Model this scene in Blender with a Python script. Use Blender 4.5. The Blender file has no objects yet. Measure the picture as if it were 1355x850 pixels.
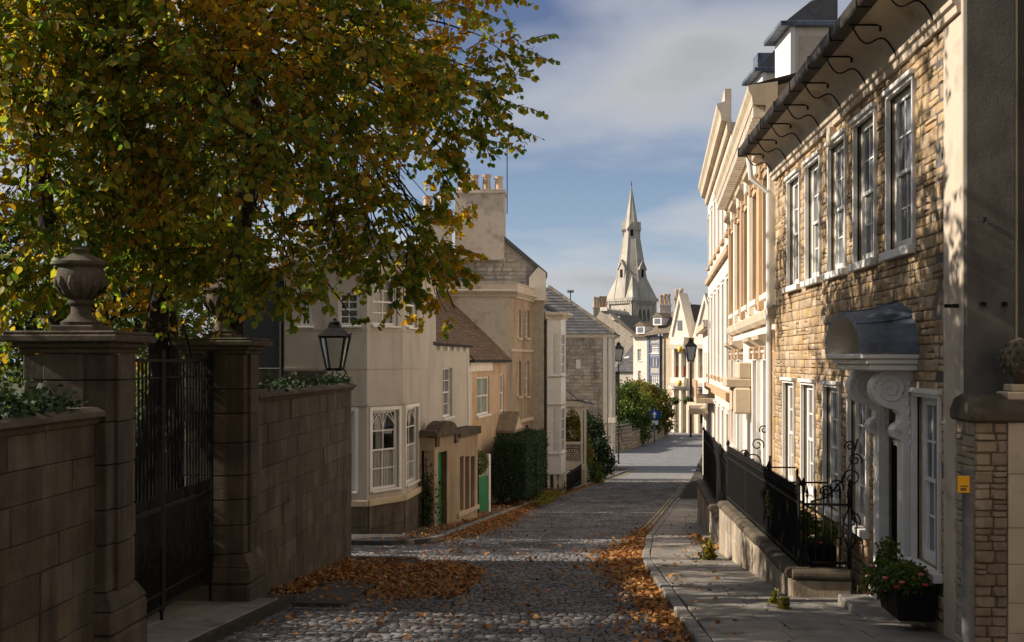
import bpy, bmesh, math, random
import numpy as np
from mathutils import Vector, Matrix
random.seed(7); RNG = np.random.default_rng(11)
scene = bpy.context.scene
# ------------------------------------------------------------------ camera, sky, sun, exposure
FPX, CU, HV, EYE = 1500.0, 677.5, 477.0, 9.0            # focal length / centre / horizon in photo pixels, eye height
YAW = math.atan(85.5 / FPX); SA, CA = math.sin(YAW), math.cos(YAW)
cam_data = bpy.data.cameras.new('camera'); cam = bpy.data.objects.new('camera', cam_data)
scene.collection.objects.link(cam); scene.camera = cam
cam.location = (0, 0, EYE); cam.rotation_euler = (math.pi / 2, 0, YAW)
cam_data.sensor_width = 36.0; cam_data.lens = FPX / 1355 * 36.0
cam_data.shift_y = (HV - 425) / 1355; cam_data.clip_start = 0.1; cam_data.clip_end = 5000

SUN_AZ, SUN_EL = math.radians(2.5), math.radians(31)    # travel direction measured from +X towards +Y
sd = Vector((math.cos(SUN_AZ) * math.cos(SUN_EL), math.sin(SUN_AZ) * math.cos(SUN_EL), -math.sin(SUN_EL)))
sun_data = bpy.data.lights.new('sun', 'SUN'); sun = bpy.data.objects.new('sun', sun_data)
scene.collection.objects.link(sun)
sun_data.energy = 5.0; sun_data.angle = math.radians(0.55); sun_data.color = (1.0, 0.885, 0.745)
sun.rotation_euler = sd.to_track_quat('-Z', 'Y').to_euler(); sun.location = (-30, 0, 40)

world = bpy.data.worlds.new('World'); scene.world = world; world.use_nodes = True
def build_world():
    nt = world.node_tree; nt.nodes.clear(); N = nt.nodes.new; L = nt.links.new
    out = N('ShaderNodeOutputWorld'); bg = N('ShaderNodeBackground'); bg.inputs[1].default_value = 0.055
    sky = N('ShaderNodeTexSky'); sky.sky_type = 'NISHITA'; sky.sun_disc = False
    sky.sun_elevation = SUN_EL; sky.sun_rotation = math.atan2(-sd.x, -sd.y)
    sky.air_density = 1.0; sky.dust_density = 0.3; sky.ozone_density = 1.0
    tc = N('ShaderNodeTexCoord'); sep = N('ShaderNodeSeparateXYZ'); L(tc.outputs['Generated'], sep.inputs[0])
    # cloud layer: project the view direction on a flat layer overhead
    add = N('ShaderNodeMath'); add.operation = 'ADD'; add.inputs[1].default_value = 0.30; L(sep.outputs[2], add.inputs[0])
    mx = N('ShaderNodeMath'); mx.operation = 'MAXIMUM'; mx.inputs[1].default_value = 0.04; L(add.outputs[0], mx.inputs[0])
    dx = N('ShaderNodeMath'); dx.operation = 'DIVIDE'; L(sep.outputs[0], dx.inputs[0]); L(mx.outputs[0], dx.inputs[1])
    dy = N('ShaderNodeMath'); dy.operation = 'DIVIDE'; L(sep.outputs[1], dy.inputs[0]); L(mx.outputs[0], dy.inputs[1])
    cmb = N('ShaderNodeCombineXYZ'); L(dx.outputs[0], cmb.inputs[0]); L(dy.outputs[0], cmb.inputs[1])
    mp = N('ShaderNodeMapping'); mp.inputs['Location'].default_value = (9.3, 1.2, 0); mp.inputs['Scale'].default_value = (0.85, 1.35, 1); L(cmb.outputs[0], mp.inputs[0])
    n1 = N('ShaderNodeTexNoise'); n1.inputs['Scale'].default_value = 1.35; n1.inputs['Detail'].default_value = 7; n1.inputs['Roughness'].default_value = 0.48
    n1.inputs['Distortion'].default_value = 0.25; L(mp.outputs[0], n1.inputs['Vector'])
    lo = N('ShaderNodeMapRange'); lo.inputs[1].default_value = 0.0; lo.inputs[2].default_value = 0.22; lo.inputs[3].default_value = 0.02; lo.inputs[4].default_value = 0.0; L(sep.outputs[2], lo.inputs[0])
    ad2 = N('ShaderNodeMath'); L(n1.outputs[0], ad2.inputs[0]); L(lo.outputs[0], ad2.inputs[1])
    r1 = N('ShaderNodeValToRGB'); r1.color_ramp.elements[0].position = 0.39; r1.color_ramp.elements[1].position = 0.58; L(ad2.outputs[0], r1.inputs[0])
    # thick parts of the cloud are greyer
    r2 = N('ShaderNodeValToRGB'); r2.color_ramp.elements[0].position = 0.48; r2.color_ramp.elements[0].color = (7.4, 7.5, 7.8, 1)
    r2.color_ramp.elements[1].position = 0.72; r2.color_ramp.elements[1].color = (4.0, 4.1, 4.4, 1); L(n1.outputs[0], r2.inputs[0])
    mix = N('ShaderNodeMix'); mix.data_type = 'RGBA'; L(r1.outputs[0], mix.inputs[0]); L(sky.outputs[0], mix.inputs[6]); L(r2.outputs[0], mix.inputs[7])
    L(mix.outputs[2], bg.inputs[0]); hs = N('ShaderNodeHueSaturation'); hs.inputs['Saturation'].default_value = 1.08; hs.inputs['Hue'].default_value = 0.522; L(sky.outputs[0], hs.inputs['Color'])
    hz = N('ShaderNodeMapRange'); hz.inputs[1].default_value = 0.0; hz.inputs[2].default_value = 0.26; hz.inputs[3].default_value = 0.75; hz.inputs[4].default_value = 0.0; L(sep.outputs[2], hz.inputs[0])
    m3 = N('ShaderNodeMix'); m3.data_type = 'RGBA'; m3.inputs[7].default_value = (4.2, 5.9, 8.6, 1); L(hz.outputs[0], m3.inputs[0]); L(hs.outputs[0], m3.inputs[6]); L(m3.outputs[2], mix.inputs[6]); L(bg.outputs[0], out.inputs[0])
build_world()
vs = scene.view_settings; vs.view_transform = 'Standard'; vs.look = 'None'; vs.gamma = 1.0; vs.exposure = 0.6; vs.use_curve_mapping = False
scene.cycles.max_bounces = 8; scene.cycles.transparent_max_bounces = 12; scene.cycles.diffuse_bounces = 3
scene.cycles.use_denoising = True

# ------------------------------------------------------------------ place helpers
KY = [-60, 0, 6.1, 13.73, 24.5, 30.65, 36.8, 44.1, 51.5, 58.8, 67.4, 85.8, 110.3, 160, 600]
KH = [-3.2, 1.90, 2.43, 3.09, 4.05, 4.57, 5.09, 5.66, 6.1, 6.44, 6.69, 6.89, 7.06, 7.2, 7.4]
_yy = np.arange(-60, 601, 0.5); _hh = np.interp(_yy, KY, KH); _k = np.ones(9) / 9
_hs = np.convolve(np.pad(_hh, 4, mode='edge'), _k, 'valid')
def gz(y): return EYE - float(np.interp(y, _yy, _hs))
def gza(y): return EYE - np.interp(y, _yy, _hs)
def ray(u, v):
    a = (u - CU) / FPX; return Vector((CA * a - SA, SA * a + CA, (HV - v) / FPX))
CAMP = Vector((0, 0, EYE))
def pd(u, v, d): return CAMP + ray(u, v) * d
def px(u, v, x): r = ray(u, v); return CAMP + r * (x / r.x)
def py(u, v, y): r = ray(u, v); return CAMP + r * (y / r.y)
def pg(u, v, dz=0.0):
    lo, hi = 3.0, 400.0
    for _ in range(50):
        m = (lo + hi) / 2; p = pd(u, v, m)
        if p.z > gz(p.y) + dz: lo = m
        else: hi = m
    return pd(u, v, lo)
def zat(v, d): return EYE + (HV - v) / FPX * d
def depth(p): return -p[0] * SA + p[1] * CA

# ------------------------------------------------------------------ object helpers
COL = scene.collection; ORG = {}
def setp(o, label=None, cat=None, group=None, kind=None):
    if label: o['label'] = label
    if cat: o['category'] = cat
    if group: o['group'] = group
    if kind: o['kind'] = kind
    return o
def _link(o, parent, w):
    COL.objects.link(o); w = Vector(w)
    if parent is not None:
        o.parent = parent; o.location = w - ORG[parent.name]
    else: o.location = w
    ORG[o.name] = w
    return o
def thing(name, label, cat, loc, group=None, parent=None):
    o = bpy.data.objects.new(name, None); o.empty_display_size = 0.2
    _link(o, parent, loc); return setp(o, label, cat, group)
def inst(name, mesh, parent, loc, rz=0.0, scale=(1, 1, 1), rot=None):
    o = bpy.data.objects.new(name, mesh); _link(o, parent, loc)
    o.rotation_euler = rot if rot is not None else (0, 0, rz); o.scale = scale
    return o
class Fr:
    """facade frame: left to right as seen from outside"""
    def __init__(s, p0, p1, zb=0.0):
        s.o = Vector((p0[0], p0[1])); d = Vector((p1[0] - p0[0], p1[1] - p0[1])); s.L = d.length; s.u = d / s.L
        s.n = Vector((s.u.y, -s.u.x)); s.zb = zb; s.ang = math.atan2(s.u.y, s.u.x)
    def p(s, u, z, n=0.0):
        q = s.o + s.u * u + s.n * n; return Vector((q.x, q.y, z + s.zb))
    def uat(s, pu):                      # facade coordinate seen at photo column pu
        r = ray(pu, HV); M = Matrix(((s.u.x, -r.x), (s.u.y, -r.y)))
        t = M.inverted() @ Vector((-s.o.x, -s.o.y)); return t.x
    def zat(s, u, v, n=0.0): return EYE + (HV - v) / FPX * depth(s.p(u, 0, n)) - s.zb
class MB:
    def __init__(s): s.v = []; s.f = []
    def poly(s, pts):
        b = len(s.v); s.v += [tuple(p) for p in pts]; s.f.append(tuple(range(b, b + len(pts)))); return s
    def hexa(s, p):                      # 4 bottom (ccw), 4 top
        b = len(s.v); s.v += [tuple(q) for q in p]
        for f in ((3, 2, 1, 0), (4, 5, 6, 7), (0, 1, 5, 4), (1, 2, 6, 5), (2, 3, 7, 6), (3, 0, 4, 7)): s.f.append(tuple(b + i for i in f))
        return s
    def box(s, x0, x1, y0, y1, z0, z1):
        return s.hexa([(x0, y0, z0), (x1, y0, z0), (x1, y1, z0), (x0, y1, z0), (x0, y0, z1), (x1, y0, z1), (x1, y1, z1), (x0, y1, z1)])
    def fb(s, F, u0, u1, z0, z1, n0, n1):
        return s.hexa([F.p(u0, z0, n1), F.p(u1, z0, n1), F.p(u1, z0, n0), F.p(u0, z0, n0), F.p(u0, z1, n1), F.p(u1, z1, n1), F.p(u1, z1, n0), F.p(u0, z1, n0)])
    def prism(s, F, pts, n0, n1):        # pts (u,z) counter-clockwise seen from outside
        k = len(pts); b = len(s.v)
        s.v += [tuple(F.p(u, z, n1)) for u, z in pts] + [tuple(F.p(u, z, n0)) for u, z in pts]
        s.f.append(tuple(b + i for i in range(k))); s.f.append(tuple(b + k + i for i in reversed(range(k))))
        for i in range(k):
            j = (i + 1) % k; s.f.append((b + i, b + k + i, b + k + j, b + j))
        return s
    def sweep(s, F, prof, u0, u1):       # prof list of (n,z); extruded along u
        k = len(prof); b = len(s.v)
        for u in (u0, u1): s.v += [tuple(F.p(u, z, n)) for n, z in prof]
        for i in range(k):
            j = (i + 1) % k; s.f.append((b + i, b + j, b + k + j, b + k + i))
        s.f.append(tuple(b + i for i in reversed(range(k)))); s.f.append(tuple(b + k + i for i in range(k)))
        return s
    def tube(s, path, r, n=6, cap=True):
        path = [Vector(p) for p in path]; m = len(path); rr = r if isinstance(r, (list, tuple)) else [r] * m; b = len(s.v)
        for i, p in enumerate(path):
            t = (path[min(i + 1, m - 1)] - path[max(i - 1, 0)]).normalized()
            a = Vector((0, 0, 1)) if abs(t.z) < 0.9 else Vector((1, 0, 0))
            e = t.cross(a).normalized(); g = e.cross(t)
            for k in range(n):
                w = 2 * math.pi * k / n; s.v.append(tuple(p + (e * math.cos(w) + g * math.sin(w)) * rr[i]))
        for i in range(m - 1):
            for k in range(n):
                l = (k + 1) % n; s.f.append((b + i * n + k, b + i * n + l, b + (i + 1) * n + l, b + (i + 1) * n + k))
        if cap:
            s.f.append(tuple(b + k for k in reversed(range(n)))); s.f.append(tuple(b + (m - 1) * n + k for k in range(n)))
        return s
    def lathe(s, c, prof, n=16, rot=0.0, cap=True):
        b = len(s.v); m = len(prof)
        for r, z in prof:
            for k in range(n):
                w = 2 * math.pi * k / n + rot; s.v.append((c[0] + r * math.cos(w), c[1] + r * math.sin(w), c[2] + z))
        for i in range(m - 1):
            for k in range(n):
                l = (k + 1) % n; s.f.append((b + i * n + k, b + i * n + l, b + (i + 1) * n + l, b + (i + 1) * n + k))
        if cap:
            s.f.append(tuple(b + k for k in reversed(range(n)))); s.f.append(tuple(b + (m - 1) * n + k for k in range(n)))
        return s
    def build(s, name, mat, parent=None, smooth=False, bevel=0.0, kind=None, label=None, cat=None, group=None, segs=1):
        v = np.array(s.v, dtype=np.float64)
        lo, hi = v.min(0), v.max(0); org = Vector(((lo[0] + hi[0]) / 2, (lo[1] + hi[1]) / 2, lo[2]))
        me = bpy.data.meshes.new(name); me.from_pydata((v - np.array(org)).tolist(), [], s.f)
        if bevel:
            bm = bmesh.new(); bm.from_mesh(me)
            bmesh.ops.remove_doubles(bm, verts=bm.verts, dist=1e-5)
            ed = [e for e in bm.edges if len(e.link_faces) == 2 and e.calc_face_angle(0) > 0.5]
            bmesh.ops.bevel(bm, geom=ed, offset=bevel, segments=segs, affect='EDGES', clamp_overlap=True)
            bm.to_mesh(me); bm.free()
        if smooth:
            me.polygons.foreach_set('use_smooth', [True] * len(me.polygons))
            if smooth == 'auto':
                me.set_sharp_from_angle(angle=math.radians(38))
        me.update(); me.materials.append(mat)
        o = bpy.data.objects.new(name, me); _link(o, parent, org)
        return setp(o, label, cat, group, kind)
def np_mesh(name, verts, faces_flat, counts, mat, parent=None, kind=None, label=None, cat=None, group=None, smooth=False, loc=None):
    """big mesh from numpy arrays (all polys with the same vertex count)"""
    org = Vector(loc) if loc is not None else Vector(((verts[:, 0].min() + verts[:, 0].max()) / 2, (verts[:, 1].min() + verts[:, 1].max()) / 2, verts[:, 2].min()))
    me = bpy.data.meshes.new(name); nv = len(verts); nf = len(faces_flat) // counts
    me.vertices.add(nv); me.vertices.foreach_set('co', (verts - np.array(org)).astype(np.float32).ravel())
    me.loops.add(len(faces_flat)); me.loops.foreach_set('vertex_index', faces_flat.astype(np.int32))
    me.polygons.add(nf); me.polygons.foreach_set('loop_start', np.arange(0, nf * counts, counts, dtype=np.int32))
    if smooth: me.polygons.foreach_set('use_smooth', np.ones(nf, dtype=bool))
    me.update(calc_edges=True); me.validate(); me.materials.append(mat)
    o = bpy.data.objects.new(name, me); _link(o, parent, org)
    return setp(o, label, cat, group, kind)

# ------------------------------------------------------------------ materials (procedural)
def srgb(r, g, b):
    f = lambda c: c / 12.92 if c <= 0.04045 else ((c + 0.055) / 1.055) ** 2.4
    return (f(r / 255), f(g / 255), f(b / 255), 1)
def c4(c): return tuple(c) + (1,) if len(c) == 3 else c
def mk(name, c1, c2, scale=2.5, rough=0.85, bump=0.25, bscale=28, stain=None, stain_lo=0.52, stain_hi=0.7, stain_map=(1.5, 1.5, 0.35), rnd=0.0, spec=0.3, metallic=0.0, bdist=0.02, third=None, moss=None):
    m = bpy.data.materials.new(name); m.use_nodes = True; nt = m.node_tree; N = nt.nodes.new; L = nt.links.new
    b = nt.nodes['Principled BSDF']; b.inputs['Roughness'].default_value = rough; b.inputs['Metallic'].default_value = metallic
    b.inputs['Specular IOR Level'].default_value = spec
    g = N('ShaderNodeNewGeometry')
    n1 = N('ShaderNodeTexNoise'); n1.inputs['Scale'].default_value = scale; n1.inputs['Detail'].default_value = 6; n1.inputs['Roughness'].default_value = 0.62
    L(g.outputs['Position'], n1.inputs['Vector'])
    r = N('ShaderNodeValToRGB'); e = r.color_ramp.elements; e[0].position = 0.32; e[0].color = c4(c1); e[1].position = 0.68; e[1].color = c4(c2)
    if third: t = e.new(0.5); t.color = c4(third)
    L(n1.outputs[0], r.inputs[0]); col = r.outputs[0]
    def mixc(fac, a, bcol):
        x = N('ShaderNodeMix'); x.data_type = 'RGBA'; L(fac, x.inputs[0]); L(a, x.inputs[6])
        if isinstance(bcol, tuple): x.inputs[7].default_value = c4(bcol)
        else: L(bcol, x.inputs[7])
        return x.outputs[2]
    if stain:
        mp = N('ShaderNodeMapping'); mp.inputs['Scale'].default_value = stain_map; L(g.outputs['Position'], mp.inputs[0])
        n2 = N('ShaderNodeTexNoise'); n2.inputs['Scale'].default_value = 1.0; n2.inputs['Detail'].default_value = 7; n2.inputs['Roughness'].default_value = 0.65; L(mp.outputs[0], n2.inputs['Vector'])
        r2 = N('ShaderNodeValToRGB'); r2.color_ramp.elements[0].position = stain_lo; r2.color_ramp.elements[1].position = stain_hi; L(n2.outputs[0], r2.inputs[0])
        col = mixc(r2.outputs[0], col, stain)
    if moss:
        n4 = N('ShaderNodeTexNoise'); n4.inputs['Scale'].default_value = 5.0; n4.inputs['Detail'].default_value = 8; L(g.outputs['Position'], n4.inputs['Vector'])
        r4 = N('ShaderNodeValToRGB'); r4.color_ramp.elements[0].position = 0.56; r4.color_ramp.elements[1].position = 0.7; L(n4.outputs[0], r4.inputs[0])
        col = mixc(r4.outputs[0], col, moss)
    if rnd:
        oi = N('ShaderNodeObjectInfo'); ad = N('ShaderNodeMath'); L(oi.outputs['Random'], ad.inputs[0]); L(g.outputs['Random Per Island'], ad.inputs[1])
        fr = N('ShaderNodeMath'); fr.operation = 'FRACT'; L(ad.outputs[0], fr.inputs[0])
        mr = N('ShaderNodeMapRange'); mr.inputs[3].default_value = 1 - rnd; mr.inputs[4].default_value = 1 + rnd; L(fr.outputs[0], mr.inputs[0])
        hs = N('ShaderNodeHueSaturation'); L(mr.outputs[0], hs.inputs['Value']); L(col, hs.inputs['Color']); col = hs.outputs[0]
        m2 = N('ShaderNodeMath'); m2.operation = 'MULTIPLY'; m2.inputs[1].default_value = 7.31; L(fr.outputs[0], m2.inputs[0])
        f2 = N('ShaderNodeMath'); f2.operation = 'FRACT'; L(m2.outputs[0], f2.inputs[0])
        mr2 = N('ShaderNodeMapRange'); mr2.inputs[3].default_value = 1 - rnd; mr2.inputs[4].default_value = 1 + rnd; L(f2.outputs[0], mr2.inputs[0]); L(mr2.outputs[0], hs.inputs['Saturation'])
    L(col, b.inputs['Base Color'])
    if bump:
        n3 = N('ShaderNodeTexNoise'); n3.inputs['Scale'].default_value = bscale; n3.inputs['Detail'].default_value = 5; n3.inputs['Roughness'].default_value = 0.7; L(g.outputs['Position'], n3.inputs['Vector'])
        bp = N('ShaderNodeBump'); bp.inputs['Strength'].default_value = bump; bp.inputs['Distance'].default_value = bdist; L(n3.outputs[0], bp.inputs['Height']); L(bp.outputs[0], b.inputs['Normal'])
    return m
def leafmat(name, cols, patch=None, patch_scale=0.6, trans=0.45, rough=0.5):
    """cols: ramp colours over the per-leaf random; patch: colours mixed in by a large noise"""
    m = bpy.data.materials.new(name); m.use_nodes = True; nt = m.node_tree; N = nt.nodes.new; L = nt.links.new
    b = nt.nodes['Principled BSDF']; b.inputs['Roughness'].default_value = rough; b.inputs['Specular IOR Level'].default_value = 0.35
    g = N('ShaderNodeNewGeometry'); oi = N('ShaderNodeObjectInfo')
    ad = N('ShaderNodeMath'); L(oi.outputs['Random'], ad.inputs[0]); L(g.outputs['Random Per Island'], ad.inputs[1])
    fr = N('ShaderNodeMath'); fr.operation = 'FRACT'; L(ad.outputs[0], fr.inputs[0])
    def ramp(cs, src):
        r = N('ShaderNodeValToRGB'); e = r.color_ramp.elements
        while len(e) < len(cs): e.new(0.5)
        for i, c in enumerate(cs): e[i].position = i / (len(cs) - 1); e[i].color = c4(c)
        L(src, r.inputs[0]); return r.outputs[0]
    col = ramp(cols, fr.outputs[0])
    if patch:
        n = N('ShaderNodeTexNoise'); n.inputs['Scale'].default_value = patch_scale; n.inputs['Detail'].default_value = 3; L(g.outputs['Position'], n.inputs['Vector'])
        r2 = N('ShaderNodeValToRGB'); r2.color_ramp.elements[0].position = 0.46; r2.color_ramp.elements[1].position = 0.64; L(n.outputs[0], r2.inputs[0])
        m2 = N('ShaderNodeMath'); m2.operation = 'MULTIPLY'; m2.inputs[1].default_value = 5.17; L(fr.outputs[0], m2.inputs[0])
        f2 = N('ShaderNodeMath'); f2.operation = 'FRACT'; L(m2.outputs[0], f2.inputs[0])
        gt = N('ShaderNodeMath'); gt.operation = 'LESS_THAN'; L(f2.outputs[0], gt.inputs[0]); L(r2.outputs[0], gt.inputs[1])
        x = N('ShaderNodeMix'); x.data_type = 'RGBA'; L(gt.outputs[0], x.inputs[0]); L(col, x.inputs[6]); L(ramp(patch, fr.outputs[0]), x.inputs[7]); col = x.outputs[2]
    # veins and blotches inside a leaf
    n5 = N('ShaderNodeTexNoise'); n5.inputs['Scale'].default_value = 45; n5.inputs['Detail'].default_value = 2; L(g.outputs['Position'], n5.inputs['Vector'])
    mr = N('ShaderNodeMapRange'); mr.inputs[3].default_value = 0.7; mr.inputs[4].default_value = 1.3; L(n5.outputs[0], mr.inputs[0])
    hs = N('ShaderNodeHueSaturation'); L(mr.outputs[0], hs.inputs['Value']); L(col, hs.inputs['Color']); col = hs.outputs[0]
    L(col, b.inputs['Base Color'])
    if trans:
        t = N('ShaderNodeBsdfTranslucent'); h2 = N('ShaderNodeHueSaturation'); h2.inputs['Saturation'].default_value = 1.1; h2.inputs['Value'].default_value = 1.45; L(col, h2.inputs['Color']); L(h2.outputs[0], t.inputs[0])
        ms = N('ShaderNodeMixShader'); ms.inputs[0].default_value = trans; L(b.outputs[0], ms.inputs[1]); L(t.outputs[0], ms.inputs[2]); L(ms.outputs[0], nt.nodes['Material Output'].inputs[0])
    return m
def glassmat(name, tint=(0.02, 0.024, 0.028), rough=0.04):
    m = bpy.data.materials.new(name); m.use_nodes = True; nt = m.node_tree; b = nt.nodes['Principled BSDF']
    b.inputs['Base Color'].default_value = c4(tint); b.inputs['Roughness'].default_value = rough; b.inputs['IOR'].default_value = 1.5
    n = nt.nodes.new('ShaderNodeTexNoise'); n.inputs['Scale'].default_value = 2.2; g = nt.nodes.new('ShaderNodeNewGeometry'); nt.links.new(g.outputs['Position'], n.inputs['Vector'])
    bp = nt.nodes.new('ShaderNodeBump'); bp.inputs['Strength'].default_value = 0.12; bp.inputs['Distance'].default_value = 0.05; nt.links.new(n.outputs[0], bp.inputs['Height']); nt.links.new(bp.outputs[0], b.inputs['Normal'])
    return m
def clearglass(name):
    m = bpy.data.materials.new(name); m.use_nodes = True; nt = m.node_tree; N = nt.nodes.new; L = nt.links.new
    gl = N('ShaderNodeBsdfGlossy'); gl.inputs['Roughness'].default_value = 0.03; tr = N('ShaderNodeBsdfTransparent'); tr.inputs[0].default_value = (0.86, 0.88, 0.87, 1)
    lw = N('ShaderNodeLayerWeight'); lw.inputs[0].default_value = 0.5; pw = N('ShaderNodeMath'); pw.operation = 'POWER'; pw.inputs[1].default_value = 3.0; L(lw.outputs['Facing'], pw.inputs[0])
    fz = N('ShaderNodeMapRange'); fz.inputs[3].default_value = 0.03; fz.inputs[4].default_value = 0.55; L(pw.outputs[0], fz.inputs[0]); ms = N('ShaderNodeMixShader'); L(fz.outputs[0], ms.inputs[0]); L(tr.outputs[0], ms.inputs[1]); L(gl.outputs[0], ms.inputs[2])
    L(ms.outputs[0], nt.nodes['Material Output'].inputs[0]); return m
M = {}
M['block'] = mk('weathered_block', (0.27, 0.215, 0.155), (0.42, 0.35, 0.265), 2.5, 0.9, 0.5, 26, stain=(0.12, 0.095, 0.07), stain_lo=0.45, stain_hi=0.72, stain_map=(2.5, 2.5, 0.6), rnd=0.14)
M['setts'] = mk('granite_setts', (0.085, 0.085, 0.094), (0.20, 0.192, 0.19), 1.3, 0.72, 0.3, 60, stain=(0.05, 0.047, 0.045), stain_lo=0.45, stain_hi=0.7, stain_map=(0.8, 0.5, 1), rnd=0.36, spec=0.4)
M['mortar'] = mk('sett_joint_dirt', (0.025, 0.023, 0.02), (0.055, 0.048, 0.04), 5, 0.95, 0.5, 40)
M['roadfar'] = mk('far_setts_surface', (0.15, 0.15, 0.155), (0.24, 0.235, 0.225), 3, 0.75, 0.8, 9)
M['slab'] = mk('york_paving', (0.16, 0.145, 0.125), (0.27, 0.25, 0.22), 2.2, 0.75, 0.3, 30, stain=(0.08, 0.07, 0.06), rnd=0.16, stain_map=(1.2, 1.2, 1.2))
M['kerb'] = mk('kerb_stone', (0.14, 0.13, 0.12), (0.26, 0.245, 0.22), 4, 0.8, 0.4, 40, stain=(0.06, 0.055, 0.045), rnd=0.15, stain_map=(2, 2, 2))
M['asphalt'] = mk('pavement_asphalt', (0.045, 0.043, 0.042), (0.085, 0.08, 0.075), 3, 0.9, 0.5, 90)
M['soil'] = mk('garden_soil', (0.03, 0.035, 0.015), (0.07, 0.075, 0.03), 2, 1, 0.6, 12)
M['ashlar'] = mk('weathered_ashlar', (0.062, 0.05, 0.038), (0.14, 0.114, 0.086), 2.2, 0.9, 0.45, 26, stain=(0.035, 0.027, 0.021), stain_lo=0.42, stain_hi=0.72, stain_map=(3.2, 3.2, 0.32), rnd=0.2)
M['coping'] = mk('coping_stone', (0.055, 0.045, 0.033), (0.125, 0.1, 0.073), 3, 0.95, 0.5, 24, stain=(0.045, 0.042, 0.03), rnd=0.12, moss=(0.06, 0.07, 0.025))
M['rubble'] = mk('golden_rubble', (0.36, 0.25, 0.145), (0.55, 0.415, 0.265), 3.2, 0.92, 0.8, 22, stain=(0.12, 0.08, 0.05), stain_lo=0.5, stain_hi=0.74, stain_map=(1.3, 1.3, 0.7), rnd=0.2, bdist=0.03)
M['rubblemortar'] = mk('lime_mortar', (0.20, 0.15, 0.09), (0.33, 0.26, 0.17), 5, 0.95, 0.7, 30, stain=(0.10, 0.07, 0.045))
M['greystone'] = mk('grey_rubble', (0.34, 0.29, 0.23), (0.50, 0.44, 0.36), 3, 0.92, 0.5, 22, stain=(0.16, 0.13, 0.10), rnd=0.2)
M['greymortar'] = mk('grey_mortar', (0.30, 0.26, 0.21), (0.42, 0.37, 0.30), 4, 0.95, 0.5, 20)
M['smooth'] = mk('dressed_limestone', (0.46, 0.37, 0.26), (0.60, 0.50, 0.37), 1.5, 0.85, 0.2, 30, stain=(0.27, 0.20, 0.13), stain_lo=0.58, stain_hi=0.8, stain_map=(2.5, 2.5, 0.4), rnd=0.07)
M['palestone'] = mk('pale_limestone', (0.66, 0.59, 0.49), (0.78, 0.71, 0.61), 1.4, 0.85, 0.15, 30, stain=(0.42, 0.34, 0.25), stain_lo=0.6, stain_hi=0.82, stain_map=(2, 2, 0.4), rnd=0.06)
M['churchstone'] = mk('church_stone', (0.40, 0.36, 0.30), (0.53, 0.485, 0.41), 0.5, 0.9, 0.2, 4, stain=(0.27, 0.24, 0.20), stain_map=(0.35, 0.35, 0.12), rnd=0.08)
M['white'] = mk('white_render', (0.44, 0.395, 0.34), (0.53, 0.48, 0.42), 0.8, 0.8, 0.15, 40, stain=(0.31, 0.26, 0.21), stain_lo=0.5, stain_hi=0.8, stain_map=(2.2, 2.2, 0.3))
M['paint'] = mk('white_paint', (0.70, 0.68, 0.64), (0.80, 0.78, 0.74), 2.5, 0.45, 0.05, 60, spec=0.45, stain=(0.55, 0.5, 0.44), stain_lo=0.6, stain_hi=0.85)
M['cream'] = mk('cream_paint', (0.64, 0.56, 0.45), (0.74, 0.67, 0.56), 1.5, 0.6, 0.08, 50, stain=(0.45, 0.37, 0.28), stain_lo=0.6, stain_hi=0.85)
M['plaster'] = mk('stained_plaster', (0.48, 0.40, 0.31), (0.60, 0.52, 0.42), 1.6, 0.9, 0.15, 30, stain=(0.24, 0.18, 0.13), stain_lo=0.5, stain_hi=0.75, stain_map=(1.6, 1.6, 1.6))
M['stucco'] = mk('tan_stucco', (0.31, 0.225, 0.145), (0.43, 0.33, 0.225), 1.2, 0.88, 0.3, 30, stain=(0.16, 0.11, 0.07), stain_lo=0.45, stain_hi=0.75, stain_map=(2, 2, 0.35))
M['orange'] = mk('ochre_stone', (0.42, 0.28, 0.165), (0.53, 0.38, 0.245), 1.6, 0.85, 0.2, 30, stain=(0.3, 0.19, 0.11), stain_lo=0.55, stain_hi=0.8, rnd=0.1)
M['greyrender'] = mk('grey_cement_render', (0.10, 0.095, 0.088), (0.17, 0.16, 0.145), 1.5, 0.95, 0.4, 30, stain=(0.055, 0.05, 0.045), stain_map=(1, 1, 0.6), stain_lo=0.45)
M['slate'] = mk('roof_slate', (0.075, 0.075, 0.085), (0.14, 0.135, 0.135), 5, 0.7, 0.4, 30, rnd=0.22, moss=(0.11, 0.10, 0.055))
M['stonetile'] = mk('stone_roof_slate', (0.13, 0.105, 0.08), (0.23, 0.19, 0.145), 4, 0.9, 0.5, 25, rnd=0.25, moss=(0.13, 0.12, 0.06))
M['tile'] = mk('plain_roof_tile', (0.12, 0.075, 0.05), (0.22, 0.145, 0.09), 4, 0.9, 0.5, 25, rnd=0.28, moss=(0.12, 0.11, 0.05))
M['lead'] = mk('lead_sheet', (0.05, 0.066, 0.095), (0.15, 0.185, 0.24), 2.8, 0.5, 0.3, 14, stain=(0.025, 0.032, 0.045), stain_map=(3, 3, 2), stain_lo=0.5, stain_hi=0.66, spec=0.5)
M['iron'] = mk('black_iron', (0.006, 0.006, 0.007), (0.014, 0.013, 0.012), 10, 0.7, 0.2, 80, spec=0.18)
M['gutter'] = mk('brown_black_gutter', (0.022, 0.018, 0.016), (0.05, 0.04, 0.034), 6, 0.7, 0.3, 40)
M['glass'] = glassmat('window_glass', (0.15, 0.165, 0.18))  # pale blue-grey tint paints the sky's reflection into the panes
M['clear'] = clearglass('clear_window_glass')
M['dark'] = mk('dark_room', (0.012, 0.01, 0.009), (0.02, 0.017, 0.014), 1, 1, 0)
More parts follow.
